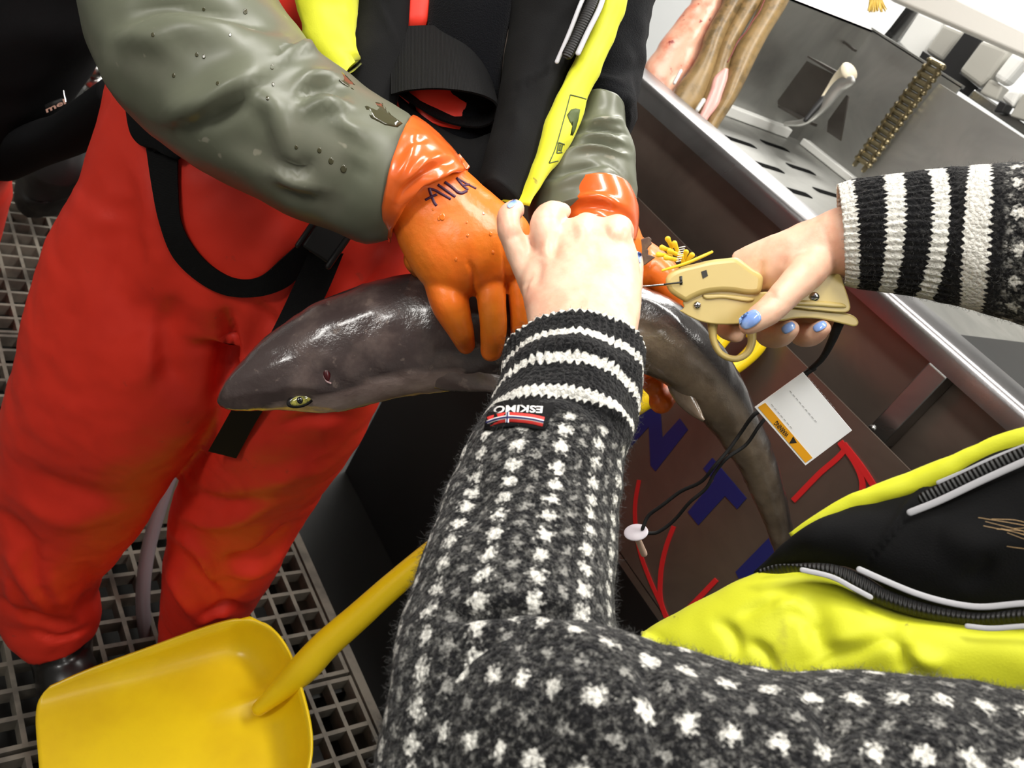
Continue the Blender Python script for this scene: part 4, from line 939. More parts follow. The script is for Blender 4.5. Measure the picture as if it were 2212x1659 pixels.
# gloves
mb = MB()
loft(mb, [(838, 512, 985, 345, .757, .045), (850, 500, 1003, 365, .756, .036), (866, 540, 1072, 425, .752, .031), (900, 598, 1140, 480, .750, .031), (928, 630, 1150, 545, .755, .027), (940, 650, 1145, 590, .762, .016)], n=40, m=36)
tube(mb, [(952, 590, .754, 42), (972, 655, .750, 42), (994, 712, .758, 30), (1006, 745, .772, 21)], n=26, m=20)
tube(mb, [(1054, 580, .750, 36), (1062, 650, .747, 32), (1066, 710, .753, 30), (1062, 757, .768, 25)], n=26, m=20)
tube(mb, [(1118, 590, .756, 28), (1126, 670, .758, 26), (1128, 730, .768, 25), (1124, 765, .782, 20)], n=26, m=20)
tube(mb, [(1160, 590, .772, 36), (1175, 660, .780, 33), (1178, 720, .79, 26)], n=26, m=20)
tube(mb, [(905, 560, .78, 34), (935, 590, .83, 34), (975, 640, .875, 30), (1000, 690, .885, 24)], n=26, m=20)
rg = fuse(mb.build('right_glove', M['glove'], wk), .0016, 5)
folds(rg, [([(1010, 560), (1022, 590), (1024, 630), (1026, 660)], 6, -.003), ([(1088, 520), (1092, 560), (1094, 600), (1095, 640)], 6, -.003)])
wobble(rg, .0006, 45, 3)
gt = bvh(rg)
z5 = lambda *q: [(800 + x / 3.53, 400 + y / 3.53) for x, y in q]
zz2 = lambda *q: z2(*q)
mb = MB()
za = lambda *q: [(880 + x / 12.29, 360 + y / 12.29) for x, y in q]
for q_, w_ in ((za((575, 565), (610, 680), (665, 830), (710, 950), (775, 1035)), 6), (za((560, 590), (700, 610), (960, 750), (1155, 860)), 5.6), (za((475, 885), (620, 805), (790, 735)), 5.4), (za((810, 475), (1040, 640), (1275, 800)), 5.8),
               (za((990, 405), (1170, 530), (1350, 690)), 6), (za((1310, 660), (1440, 700), (1590, 632)), 6.4), (za((1305, 290), (1460, 480), (1615, 615)), 5.2), (za((1305, 290), (1590, 455), (1830, 580)), 3.8), (za((1480, 500), (1660, 465)), 4.2)):
    stroke(mb, gt, q_, w_, .0005)
mb.build('marker_lettering', M['purple_ink'], rg)
for x, y, r_ in ((935, 452, 3), (955, 468, 9), (948, 472, 5), (1010, 508, 4), (1045, 460, 4), (1008, 480, 3), (1060, 505, 5), (1065, 545, 4), (985, 560, 4)):
    a = np.linspace(0, 2 * math.pi, 9)[:-1]; patch_on(gt, [(x + r_ * .7 * math.cos(t_), y + r_ * math.sin(t_)) for t_ in a], 'water_drop', M['drop'], rg, .0005, .0005)
# flared glove cuff with rolled edge
mb = MB(); panel(mb, [(842, 510, .765), (850, 494, .745), (862, 460, .725), (882, 428, .713), (912, 402, .708), (945, 384, .708), (980, 370, .716), (1004, 364, .735), (1012, 368, .76)], [(836, 520, .775), (830, 505, .75), (827, 470, .72), (831, 425, .703), (840, 375, .697), (853, 325, .698), (872, 280, .708), (889, 251, .73), (897, 250, .77)], n=90, m=46, bulge=.004, thick=.006, edge=.5)
rc = mb.build('glove_cuff', M['glove_in'], rg)
folds(rc, [([(848, 500), (866, 452), (890, 424), (945, 390), (1000, 368)], 9, .0045), ([(856, 440), (880, 405), (935, 366), (985, 345)], 9, -.0035), ([(850, 400), (885, 340), (900, 275)], 14, .003), ([(880, 390), (920, 350), (960, 335)], 9, .003), ([(865, 330), (890, 310), (925, 300)], 7, -.002)]); wobble(rc, .0012, 45, 4)
mb = MB()
loft(mb, [(1215, 470, 1376, 480, .845, .042), (1240, 540, 1400, 530, .86, .038), (1290, 600, 1460, 570, .89, .034), (1340, 660, 1482, 620, .915, .028), (1380, 700, 1490, 660, .925, .022)], n=36, m=32)
for f_ in ([(1400, 660, .915, 34), (1400, 740, .935, 32), (1402, 800, .922, 28), (1410, 830, .888, 24)], [(1450, 660, .915, 34), (1452, 750, .935, 32), (1446, 830, .925, 28), (1428, 868, .89, 27)], [(1360, 670, .915, 34), (1350, 760, .935, 32), (1345, 830, .91, 26)], [(1320, 640, .9, 34), (1300, 740, .93, 30), (1300, 820, .91, 26)], [(1380, 570, .87, 34), (1425, 590, .862, 36), (1452, 628, .858, 30), (1462, 655, .86, 22)]):
    tube(mb, f_, n=26, m=18)
lg = fuse(mb.build('left_glove', M['glove'], wk), .0025, 4)
mb = MB(); loft(mb, [(1225, 540, 1372, 520, .843, .05), (1205, 500, 1378, 490, .842, .055), (1196, 462, 1378, 458, .846, .057), (1198, 434, 1366, 428, .85, .057)], n=36, m=60, cap=(True, False))
lc = mb.build('glove_cuff', M['glove_in'], lg); folds(lc, [([(1230, 430), (1290, 425), (1350, 445)], 8, .004), ([(1240, 452), (1300, 446), (1350, 470)], 8, -.005), ([(1340, 450), (1366, 480), (1374, 520)], 8, -.004)])
so = lc.modifiers.new('s', 'SOLIDIFY'); so.thickness = .0018; so.offset = -1
# life vest of that person
vs = MB(); panel(vs, *([[(x, y, z) for (x, y), z in zip(z2((1500, -1300), (1330, -600), (1210, -60), (1185, 150), (1160, 330), (1130, 520), (1090, 780), (1030, 1010), (985, 1190), (990, 1240)), (.885, .87, .86, .86, .855, .85, .84, .825, .81, .80))], [(x, y, z) for (x, y), z in zip(z2((2080, -1300), (1960, -600), (1760, -60), (1660, 170), (1560, 380), (1480, 560), (1410, 800), (1330, 1060), (1290, 1200), (1255, 1300)), (.885, .865, .845, .845, .835, .825, .815, .80, .795, .79))]]), n=90, m=30, bulge=.02, thick=.03)
vr = vs.build('vest_front', M['blackcloth'], wk); folds(vr, [(z2((1180, 592), (1400, 480), (1630, 350)), 2.2, -.003), (z2((1190, 560), (1400, 455), (1600, 345)), 7, .0025), (z2((1260, 700), (1230, 850), (1180, 1000)), 18, .003)])
wobble(vr, .002, 25, 3)
mb = MB(); panel(mb, [(x, y, z) for (x, y), z in zip(z2((2090, -1300), (1990, -600), (1810, -60), (1700, 200), (1640, 340), (1530, 560), (1460, 700), (1410, 870), (1350, 1040), (1300, 1200), (1248, 1305)), (.88, .86, .84, .835, .83, .82, .812, .805, .798, .79, .782))], [(x, y, z) for (x, y), z in zip(z2((2160, -1300), (2080, -600), (1960, -60), (1935, 80), (1885, 190), (1790, 400), (1700, 620), (1600, 860), (1500, 1040), (1380, 1170), (1270, 1312)), (.895, .875, .855, .852, .848, .84, .83, .822, .812, .80, .788))], n=90, m=20, bulge=.009, thick=.02)
ys = mb.build('vest_yellow_edge', M['hivis'], wk); wobble(ys, .0022, 30, 5)
yt = bvh(ys)
mb = MB()
for s_ in (z2((1695, 640), (1640, 622), (1576, 606)), z2((1576, 606), (1535, 760), (1480, 950), (1440, 1044)), z2((1440, 1044), (1475, 1035), (1500, 1030))): stroke(mb, yt, s_, 2.4, .0005)
mb.build('printed_frame', M['print'], ys)
patch_on(yt, z2((1555, 735), (1580, 700), (1610, 693), (1640, 700), (1628, 765), (1610, 830), (1592, 868), (1576, 865), (1590, 810), (1570, 775)), 'printed_symbol', M['print'], ys)
mb = MB()
for s_ in (z2((1502, 912), (1540, 925)), z2((1502, 912), (1490, 980)), z2((1490, 980), (1525, 975)), z2((1512, 925), (1505, 965)), z2((1525, 928), (1516, 968))): stroke(mb, yt, s_, 3.2, .0005)
mb.build('printed_symbol', M['print'], ys)
def strip(name, pts, wpx, z, m_, parent, flat=.5):
    mb = MB(); tube(mb, [(x, y, z(i / (len(pts) - 1)), wpx) for i, (x, y) in enumerate(pts)], n=50, m=10, flat=flat); return mb.build(name, m_, parent)
strip('piping', z2((2000, -1290), (1880, -600), (1680, -60), (1640, 30), (1570, 210), (1490, 395)), 5, lambda t_: np.interp(t_, [0, .33, .5, 1], [.862, .845, .832, .820]), M['piping'], vr)
strip('zip', z2((2035, -1290), (1925, -600), (1745, -60), (1700, 60), (1630, 210), (1560, 345)), 13, lambda t_: np.interp(t_, [0, .33, .5, 1], [.86, .84, .828, .816]), M['zip'], vr)
strip('piping', z2((2070, -1290), (1970, -600), (1800, -60), (1760, 60), (1690, 200), (1625, 340)), 6, lambda t_: np.interp(t_, [0, .33, .5, 1], [.86, .84, .826, .814]), M['piping'], vr)
mb = MB(); panel(mb, [(745, -440, .88), (690, -200, .85), (640, -40, .80), (655, 40, .81), (700, 118, .815), (745, 158, .82)], [(830, -440, .885), (805, -200, .87), (785, -40, .86), (766, 40, .86), (752, 95, .855), (738, 150, .85)], n=40, m=16, bulge=.02, thick=.02)
yl = mb.build('vest_yellow_edge', M['hivis'], wk); wobble(yl, .005, 35, 2)
mb = MB(); panel(mb, [(828, -440, .88), (800, -200, .865), (776, -40, .855), (766, 30, .855), (750, 100, .85), (738, 160, .845), (760, 230, .84)], [(985, -440, .885), (925, -200, .87), (890, -40, .86), (884, 30, .86), (877, 112, .855), (868, 165, .852), (850, 250, .845)], n=50, m=20, bulge=.012, thick=.03)
vl = mb.build('vest_front', M['blackcloth'], wk); folds(vl, [(z2((365, -20), (440, 140), (522, 340)), 4, -.003), (z2((355, 20), (425, 160), (505, 330)), 7, .003)])
mb = MB(); ribbon(mb, [(845, 62, .865, 845, 205, .835), (880, 58, .86, 880, 196, .83), (945, 57, .86, 945, 192, .825), (1000, 68, .862, 1012, 199, .825), (1035, 110, .866, 1055, 212, .83), (1062, 175, .87, 1075, 232, .838), (1068, 215, .876, 1066, 262, .848), (1040, 225, .88, 1030, 275, .852), (980, 215, .884, 960, 262, .855), (920, 195, .885, 905, 232, .856), (860, 170, .885, 858, 200, .858)], th=.0022, n=90)
mb.build('webbing_loop', M['webbing'], wk, auto=40)
mb = MB(); panel(mb, [(855, 200, .868), (930, 262, .864), (1010, 300, .86), (1065, 285, .855)], [(900, 330, .868), (980, 400, .858), (1040, 430, .85), (1090, 430, .845)], n=40, m=16, bulge=.006, thick=.012)
mb.build('vest_lining', M['blackcloth'], wk)
# harness at the hip, crotch strap and buckle
def onpants(x, y, off=.004, zdef=1.0):
    h_ = hit(pt, x, y, off)
    return (x, y, proj(h_[None])[0][2]) if h_ is not None else (x, y, zdef)
mb = MB(); panel(mb, [onpants(268, 218, .012), onpants(280, 285, .014), onpants(300, 312, .014), onpants(330, 322, .014)], [onpants(350, 200, .014), onpants(385, 270, .014), onpants(395, 330, .014), onpants(384, 345, .014)], n=30, m=12, bulge=.004, thick=.006); mb.build('harness_tab', M['blackcloth'], wk)
E1 = [(316, 316), (328, 400), (344, 480), (374, 555), (428, 608), (490, 638), (560, 640), (622, 618), (668, 572)]; E2 = [(384, 325), (385, 410), (392, 480), (420, 535), (462, 578), (510, 602), (560, 598), (610, 558), (668, 505)]
mb = MB(); ribbon(mb, [(*onpants(*a, .006), *onpants(*b, .006)) for a, b in zip(E1, E2)], th=.002, n=80); mb.build('crotch_strap', M['webbing'], wk, auto=40)
E1 = [(668, 545), (640, 605), (605, 680), (570, 750), (535, 820), (500, 885), (450, 974)]; E2 = [(742, 548), (712, 620), (678, 690), (645, 760), (608, 830), (560, 900), (511, 989)]
zt = lambda x, y: proj(hit(pt, x, y, .006)[None])[0][2]
zr = [min(zt(*a), zt(*b)) for a, b in zip(E1, E2)]
zr = [max(.90, z_ - .004) for z_ in zr]
mb = MB(); ribbon(mb, [(*a, z_, *b, z_) for a, b, z_ in zip(E1, E2, zr)], th=.002, n=60); mb.build('strap_tail', M['webbing'], wk, auto=40)
mb = MB(); zb = zr[0] - .012
bx = nrm(P(745, 545, zb) - P(680, 500, zb)); c_ = P(702, 519, zb); bn = nrm(EYE - c_); bx = nrm(bx - bn * bx.dot(bn)); by = np.cross(bn, bx)
obox(mb, c_, bx * .017, by * .019, bn * .005); bu = mb.build('buckle', M['black_plastic'], wk, smooth=True, bevel=.003, auto=40)
mb = MB(); tube3(mb, [list(c_ + by * s_ * .021 - bx * .02 + bn * .004) + [.003] for s_ in (-1, 0, 1)], n=6, m=8); tube3(mb, [list(c_ + by * s_ * .021 + bx * .018 + bn * .004) + [.0035] for s_ in (-1, 0, 1)], n=6, m=8); mb.build('buckle_bar', M['black_plastic'], bu)

# ------------------------------------------------------------------ second person, dark clothes, at the far left
p2_ = thing('person', (.3, 1.75, .002), 'person in a dark jacket standing in shadow at the upper left edge', 'person')
mb = MB(); loft(mb, [(-420, -260, 330, -200, 1.25, .13), (-400, -60, 270, -60, 1.3, .14), (-390, 80, 250, 60, 1.35, .14), (-400, 200, 190, 170, 1.4, .14), (-420, 300, 120, 250, 1.45, .14), (-420, 380, 60, 290, 1.5, .13)], n=50, m=40)
jk = mb.build('jacket', M['navy'], p2_); wobble(jk, .008, 12, 3)
mb = MB(); loft(mb, [(-60, 300, 30, 390, 1.48, .05), (20, 262, 95, 360, 1.42, .055), (110, 250, 180, 330, 1.36, .05), (190, 205, 240, 290, 1.28, .045), (250, 160, 300, 250, 1.22, .04)], n=40, m=28)
mb.build('jacket_sleeve', M['navy'], p2_)
mb = MB()
loft(mb, [(-420, 330, 60, 320, 1.52, .12), (-430, 420, 28, 372, 1.62, .12), (-460, 520, 30, 425, 1.72, .11)], n=20, m=30)
loft(mb, [(-150, 420, 28, 372, 1.65, .08), (-170, 520, 14, 440, 1.78, .08), (-190, 640, -20, 560, 1.95, .08), (-230, 800, -60, 740, 2.12, .075)], n=30, m=26)
loft(mb, [(-420, 430, -220, 400, 1.62, .08), (-470, 560, -270, 540, 1.75, .08), (-540, 760, -330, 740, 1.9, .075)], n=30, m=26)
fuse(mb.build('bib_trousers', M['orange'], p2_), .01, 4)
mb = MB(); jt = bvh(jk)
tube(mb, [(103, 232, 1.335, 7), (118, 226, 1.33, 8), (134, 218, 1.33, 6)], n=8, m=8, flat=.4); mb.build('jacket_badge', mat('dark_badge', (14, 13, 14), .6), jk)
mb = MB(); letters(mb, 'mel', (101, 244), (143, 224), (97, 233), lambda x, y: P(x, y, 1.315), True); mb.build('jacket_lettering', mat('pinkish_print', (170, 128, 112), .6), jk, smooth=False)
mb = MB(); tube(mb, [(137, 196, 1.33, 1.6), (139, 208, 1.33, 1.6), (142, 220, 1.33, 1.6)], n=6, m=6); mb.build('zip_pull', M['chrome'], jk)
mb = MB(); loft(mb, [(60, 335, 215, 300, 2.2, .1), (35, 370, 200, 345, 2.3, .12), (40, 410, 180, 420, 2.38, .1), (50, 425, 150, 450, 2.42, .06)], n=24, m=24)
bg = mb.build('equipment_bag', M['black_machine']); wobble(bg, .012, 14, 3); tag(bg, 'dark bundled bag lying on the grating behind the orange trousers', 'bag')
mb = MB()
pa, pb = on_z(235, 575, .004), P(203, 160, 1.9); pv = nrm(pb - pa)
for i in range(int(2.2 / .034)):
    c_ = pa + pv * .034 * i
    tube3(mb, [list(c_ + pv * .001) + [.016], list(c_ + pv * .017) + [.026], list(c_ + pv * .033) + [.016]], n=6, m=10, ends=(False, False))
tag(mb.build('ribbed_pipe', M['steel']), 'pale ribbed metal pipe glimpsed between the dark jacket and the olive sleeve', 'pipe')
# ------------------------------------------------------------------ person with the tagging gun, nearest the viewer
tg_ = thing('person', P(1900, 2300, .9), 'person in black and white knitted jumper holding the tagging gun, lower right', 'person')
mb = MB()
# left hand laid over the orange glove
loft(mb, [(1150, 800, 1350, 815, .60, .022), (1146, 725, 1374, 732, .622, .024), (1134, 665, 1385, 668, .640, .025), (1124, 608, 1385, 605, .655, .024), (1142, 556, 1378, 556, .667, .022), (1164, 518, 1368, 520, .675, .019), (1192, 494, 1358, 496, .684, .014)], n=44, m=40)
tube(mb, [(1160, 640, .660, 30), (1140, 590, .664, 29), (1116, 535, .668, 27.5), (1098, 492, .668, 26), (1100, 464, .674, 25), (1113, 452, .686, 22)], n=34, m=20)
tube(mb, [(1200, 590, .660, 36), (1186, 535, .662, 35), (1176, 488, .664, 33), (1185, 466, .670, 30), (1203, 459, .682, 25), (1215, 456, .694, 19)], n=34, m=20)
tube(mb, [(1250, 560, .662, 38), (1255, 512, .667, 37), (1264, 494, .676, 33), (1272, 492, .70, 29), (1268, 510, .735, 25), (1262, 540, .755, 22)], n=34, m=20)
tube(mb, [(1318, 560, .662, 38), (1325, 512, .667, 37), (1332, 496, .678, 34), (1340, 500, .70, 30), (1340, 530, .735, 26), (1335, 560, .755, 23)], n=34, m=20)
tube(mb, [(1335, 680, .655, 40), (1356, 620, .672, 32), (1368, 580, .688, 23), (1372, 556, .70, 17)], n=30, m=20)
# left forearm and upper arm inside the sleeve
tube(mb, [(1260, 780, .61, 95), (1200, 900, .58, 100), (1150, 1150, .525, 130), (1090, 1500, .46, 160), (1150, 1640, .44, 165), (1500, 1680, .425, 175), (2100, 1720, .41, 190), (2600, 1750, .42, 200)], n=80, m=30)
# right hand on the gun
loft(mb, [(1880, 440, 1895, 590, .685, .022), (1815, 446, 1826, 600, .69, .022), (1755, 470, 1775, 602, .695, .022), (1690, 498, 1722, 618, .702, .023), (1632, 522, 1668, 640, .712, .022), (1585, 545, 1610, 650, .724, .019)], n=40, m=36)
tube(mb, [(1780, 545, .690, 44), (1742, 590, .678, 39), (1702, 630, .668, 35), (1665, 668, .661, 31), (1632, 692, .660, 28), (1617, 702, .662, 22)], n=40, m=22)
tube(mb, [(1610, 590, .728, 34), (1580, 650, .735, 31), (1566, 700, .722, 26), (1580, 714, .705, 24), (1592, 720, .695, 21)], n=30, m=18)
tube(mb, [(1650, 610, .726, 34), (1650, 680, .735, 31), (1660, 722, .718, 28), (1690, 722, .698, 26), (1706, 711, .688, 21)], n=30, m=18)
tube(mb, [(1700, 600, .722, 34), (1715, 670, .732, 31), (1730, 718, .718, 28), (1757, 722, .70, 25), (1776, 710, .690, 20)], n=30, m=18)
tube(mb, [(1740, 590, .715, 32), (1770, 650, .726, 29), (1785, 700, .72, 24)], n=24, m=18)
tube(mb, [(1830, 525, .688, 74), (2000, 510, .675, 90), (2250, 520, .655, 110), (2600, 560, .62, 120), (2780, 900, .56, 130), (2700, 1400, .47, 170)], n=70, m=30)
# trunk joining both arms, out of frame below
tube(mb, [(2650, 1400, .46, 180), (2600, 1750, .44, 220), (2450, 2100, .5, 330), (2300, 2500, .62, 400)], n=30, m=30)
hb = fuse(mb.build('body', M['skin'], tg_), .0021, 6, .5)
folds(hb, [  # knuckles, tendons and creases of the left hand
 ([(1240, 500), (1256, 498), (1274, 502)], 15, .0035), ([(1312, 506), (1328, 502), (1344, 508)], 15, .0035), ([(1205, 500), (1200, 530), (1192, 560)], 10, -.0030), ([(1170, 560), (1162, 590), (1150, 620)], 12, -.0028),
 ([(1268, 510), (1288, 540), (1290, 590)], 12, -.0020), ([(1180, 520), (1178, 535), (1172, 555)], 11, .0025), ([(1090, 520), (1110, 508), (1128, 505)], 3, -.0010), ([(1094, 526), (1112, 514), (1130, 512)], 3, -.0008),
 ([(1160, 475), (1178, 470), (1196, 470)], 3, -.0008), ([(1125, 620), (1140, 605), (1150, 585)], 4, -.0014), ([(1130, 640), (1136, 620), (1140, 600)], 4, -.0012), ([(1300, 520), (1290, 600), (1270, 690)], 16, .0012),
 ([(1640, 640), (1658, 628), (1678, 638)], 4, -.0010), ([(1645, 652), (1664, 640), (1684, 650)], 4, -.0010), ([(1650, 560), (1640, 590), (1650, 620)], 9, -.003), ([(1700, 520), (1720, 560), (1760, 590)], 18, .0015), ([(1780, 500), (1795, 540), (1800, 580)], 5, -.0008)])
wobble(hb, .0006, 70, 3)
ht = bvh(hb)
def nail(px, py, dx, dy, l, wd, zoff=.0, tree=ht, name='fingernail', lift=.0011):
    c = hit(tree, px, py, 0); ux = np.array((dx, dy), float); ux /= np.hypot(*ux); uy = np.array((-ux[1], ux[0]))
    mb = MB(); n_, m_ = 9, 9; V = []
    for i in range(n_):
        for j in range(m_):
            a, b = 2 * i / (n_-1) - 1, 2 * j / (m_-1) - 1
            a2, b2 = a * math.sqrt(1 - b*b*.38), b * math.sqrt(1 - a*a*.38)
            q = np.array((px, py)) + ux * a2 * l + uy * b2 * wd; h_ = hit(tree, *q, lift)
            V.append(h_ if h_ is not None and np.linalg.norm(h_ - c) < .02 else c + (P(*q, 1) - P(px, py, 1)) * (proj(c[None])[0][2]) - nrm(c - EYE) * lift)
    V = np.array(V); W_ = V + nrm(V - EYE) * .0008; V = np.vstack([V, W_]); f = grid_faces(n_, m_, False); k = n_ * m_; f += [tuple(x + k for x in q[::-1]) for q in f]
    bd = [j for j in range(m_)] + [i*m_ + m_-1 for i in range(1, n_)] + [(n_-1)*m_ + j for j in range(m_-2, -1, -1)] + [i*m_ for i in range(n_-2, 0, -1)]
    f += [(bd[i], bd[(i+1) % len(bd)], bd[(i+1) % len(bd)] + k, bd[i] + k) for i in range(len(bd))]
    mb.add(V, f); o = mb.build(name, M['nail'], hb); return o
nail(1620, 690, -1, .62, 25, 17)
nail(1703, 708, .9, -.55, 16, 10); nail(1771, 705, .9, -.5, 16, 9)
nail(1379, 557, .1, -1, 13, 7); nail(1106, 440, .7, -.5, 12, 6)

# knitted sleeves
KL = knit_mat('black_white_knit_left', [(-.01, .002), (.018, .0255), (.047, .055), (.074, .0815)], .094)
KR = knit_mat('black_white_knit_right', [(-.01, .011), (.029, .041), (.058, .070), (.090, .103)], .108, .023, .0125)
def ribs(o, i0, i1, m, k, amp):
    """vertical ribs on the cuff rows of a lofted sleeve"""
    v_ = getv(o); n_ = getn(o); j = np.arange(len(v_)) % m; r_ = np.arange(len(v_)) // m
    a = amp * np.cos(j / m * 2 * math.pi * k) * np.clip((i1 - r_) / 6, 0, 1) * (r_ >= i0); setv(o, v_ + n_ * a[:, None])
LF = [(1090, 768, 1392, 772, .632, .054), (1081, 835, 1385, 858, .612, .055), (1048, 895, 1366, 940, .590, .054), (1001, 978, 1346, 1012, .568, .053), (965, 1060, 1336, 1090, .546, .052), (935, 1150, 1330, 1180, .526, .054), (895, 1270, 1326, 1290, .50, .056), (856, 1400, 1336, 1400, .476, .058), (832, 1520, 1360, 1520, .456, .06), (805, 1680, 1400, 1680, .44, .06)]
mb = MB(); loft(mb, LF, n=200, m=180, cap=(False, True)); lsl = mb.build('left_sleeve', KL, tg_)
ribs(lsl, 0, 42, 180, 52, .0011)
folds(lsl, [([(1085, 790), (1230, 742), (1385, 800)], 18, .004), ([(1060, 880), (1220, 850), (1360, 940)], 14, -.004), ([(1300, 870), (1350, 930), (1352, 980)], 22, .006), ([(960, 1330), (1100, 1318), (1280, 1330)], 16, -.010), ([(1010, 980), (1030, 1060), (1000, 1150)], 30, -.006)])
wobble(lsl, .0022, 28, 3, 3)
so = lsl.modifiers.new('s', 'SOLIDIFY'); so.thickness = .003; so.offset = -1
mb = MB(); loft(mb, [(850, 1600, 905, 1490, .446, .012), (872, 1690, 950, 1410, .446, .03), (950, 1780, 1062, 1356, .442, .05), (1080, 1850, 1180, 1347, .434, .06), (1280, 1880, 1330, 1370, .42, .066), (1480, 1890, 1500, 1425, .412, .066), (1720, 1900, 1725, 1470, .405, .066), (2000, 1920, 2000, 1478, .40, .068), (2300, 1950, 2300, 1520, .40, .07), (2600, 1960, 2600, 1540, .41, .07), (2780, 2000, 2780, 1500, .42, .085)], n=185, m=130)
KU = knit_mat('black_white_knit_upper', [], -.5, .031, .0185)
lup = mb.build('left_upper_sleeve', KU, tg_)
folds(lup, [([(930, 1420), (1080, 1355), (1250, 1380), (1330, 1400)], 24, .006), ([(1380, 1420), (1420, 1520), (1400, 1640)], 26, -.006), ([(1150, 1420), (1180, 1520), (1150, 1640)], 30, -.004), ([(1750, 1500), (1800, 1580), (1780, 1659)], 30, -.006)])
wobble(lup, .0025, 26, 5, 3)
RF = [(1808, 402, 1824, 612, .690, .036), (1850, 391, 1862, 620, .686, .039), (1900, 384, 1895, 626, .682, .040), (1980, 374, 1962, 636, .676, .041), (2060, 364, 2040, 650, .670, .043), (2130, 357, 2112, 672, .660, .046), (2212, 352, 2205, 700, .65, .05), (2330, 340, 2340, 750, .634, .055), (2600, 330, 2620, 860, .60, .062)]
mb = MB(); loft(mb, RF, n=180, m=170, cap=(False, True)); rsl = mb.build('right_sleeve', KR, tg_)
ribs(rsl, 0, 62, 170, 46, .0011); wobble(rsl, .0015, 32, 3, 3)
so = rsl.modifiers.new('s', 'SOLIDIFY'); so.thickness = .003; so.offset = -1
mb = MB(); tube(mb, [(2420, 540, .64, 128), (2600, 580, .62, 150), (2760, 740, .585, 165), (2800, 980, .55, 180), (2740, 1280, .49, 215), (2680, 1420, .465, 235)], n=90, m=90); wobble(mb.build('right_upper_sleeve', KU, tg_), .003, 22, 7)
mb = MB(); tube(mb, [(2690, 1380, .462, 235), (2620, 1740, .44, 275), (2470, 2100, .5, 380), (2300, 2550, .62, 450)], n=80, m=90, ends=(True, False)); wobble(mb.build('jumper_body', KU, tg_), .003, 18, 8)
fuzz('wool_fuzz', lsl, 9000, .008, M['fibre'], lsl, seed=1); fuzz('wool_fuzz', lsl, 7000, .008, M['fibre_dark'], lsl, seed=2)
fuzz('wool_fuzz', lup, 6000, .007, M['fibre'], lup, seed=3); fuzz('wool_fuzz', lup, 4000, .006, M['fibre_dark'], lup, seed=5)
fuzz('wool_fuzz', rsl, 4500, .006, M['fibre'], rsl, seed=4)
# woven badge on the left sleeve
lt_ = bvh(lsl)
z3 = lambda *q: [(780 + x / 2.963, 820 + y / 2.963) for x, y in q]
bd = patch_on(lt_, z3((820, 185), (860, 150), (920, 132), (1000, 124), (1080, 130), (1160, 142), (1240, 165), (1225, 210), (1205, 260), (1180, 322), (1120, 318), (1060, 306), (1000, 298), (940, 302), (880, 312), (825, 325), (785, 322), (792, 270), (805, 225)), 'woven_badge', M['blackcloth'], lsl, .0022, .0018)
bt = bvh(bd)
M['badge_red'] = mat('badge_red', (214, 50, 44), .7); M['badge_white'] = mat('badge_white', (226, 224, 222), .7); M['badge_blue'] = mat('badge_blue', (32, 36, 92), .7)
def row(y): return z3((797, y + 16), (860, y - 2), (935, y - 10), (1020, y - 4), (1100, y + 6), (1168, y + 18))
def rows(o): return [(a, b + o / 2.963) for a, b in z3((797, 276), (860, 254), (935, 240), (1020, 244), (1100, 254), (1168, 270))]
for nm, wd, o_, m_ in (('flag_field', 21, .0005, 'badge_red'), ('flag_cross', 7.5, .0008, 'badge_white'), ('flag_cross', 3.8, .0011, 'badge_blue')):
    mb = MB(); stroke(mb, bt, rows(0), wd, o_, n=40)
    if wd < 10: stroke(mb, bt, z3((938, 205), (936, 240), (934, 276)), wd, o_, n=10)
    mb.build(nm, M[m_], bd)
def curved(x, y):
    dy = np.interp(x, [1055, 1075, 1095, 1130, 1180], [5.5, 2, 0, -.5, 2.5]); return hit(bt, x, y + dy, .0012, .58)
mb = MB(); letters(mb, 'ESKIMO', (1173, 875), (1067, 875), (1171, 890.5), curved, True); mb.build('badge_lettering', M['badge_white'], bd, smooth=False)

# life vest at lower right
z4 = lambda *q: [(1340 + x / 2.186, 900 + y / 2.186) for x, y in q]
vz = lambda x, o=0: .62 - (x - 1386) / 900 * .12 + o
def V4(q, o=0): return [(x, y, vz(x, o)) for x, y in z4(*q)]
mb = MB(); panel(mb, V4([(815, 580), (950, 468), (1100, 388), (1300, 288), (1500, 218), (1700, 138), (1906, 78), (2150, 20), (2800, -100)], .012), V4([(822, 588), (950, 520), (1090, 434), (1250, 402), (1500, 312), (1700, 192), (1906, 112), (2150, 50), (2800, -60)], .004), n=80, m=16, bulge=.006, thick=.012)
vy = mb.build('vest_yellow_edge', M['hivis'], tg_); wobble(vy, .0016, 40, 3)
mb = MB(); panel(mb, V4([(815, 582), (950, 515), (1090, 430), (1250, 398), (1500, 306), (1700, 188), (1906, 108), (2150, 46), (2800, -64)], .008), V4([(630, 735), (800, 690), (950, 688), (1100, 722), (1300, 832), (1500, 902), (1700, 935), (1906, 925), (2150, 930), (2800, 960)], .0), n=110, m=40, bulge=.02, thick=.04, pinch=.15)
vb = mb.build('vest_front', M['blackcloth'], tg_)
folds(vb, [(z4((1500, 310), (1370, 450), (1240, 620), (1150, 720)), 4, -.003), (z4((1470, 310), (1340, 450), (1210, 620)), 8, .003), (z4((1500, 560), (1700, 600), (1900, 560)), 40, .006), (z4((1600, 800), (1700, 740), (1750, 640)), 20, -.003)])
wobble(vb, .0015, 30, 8)
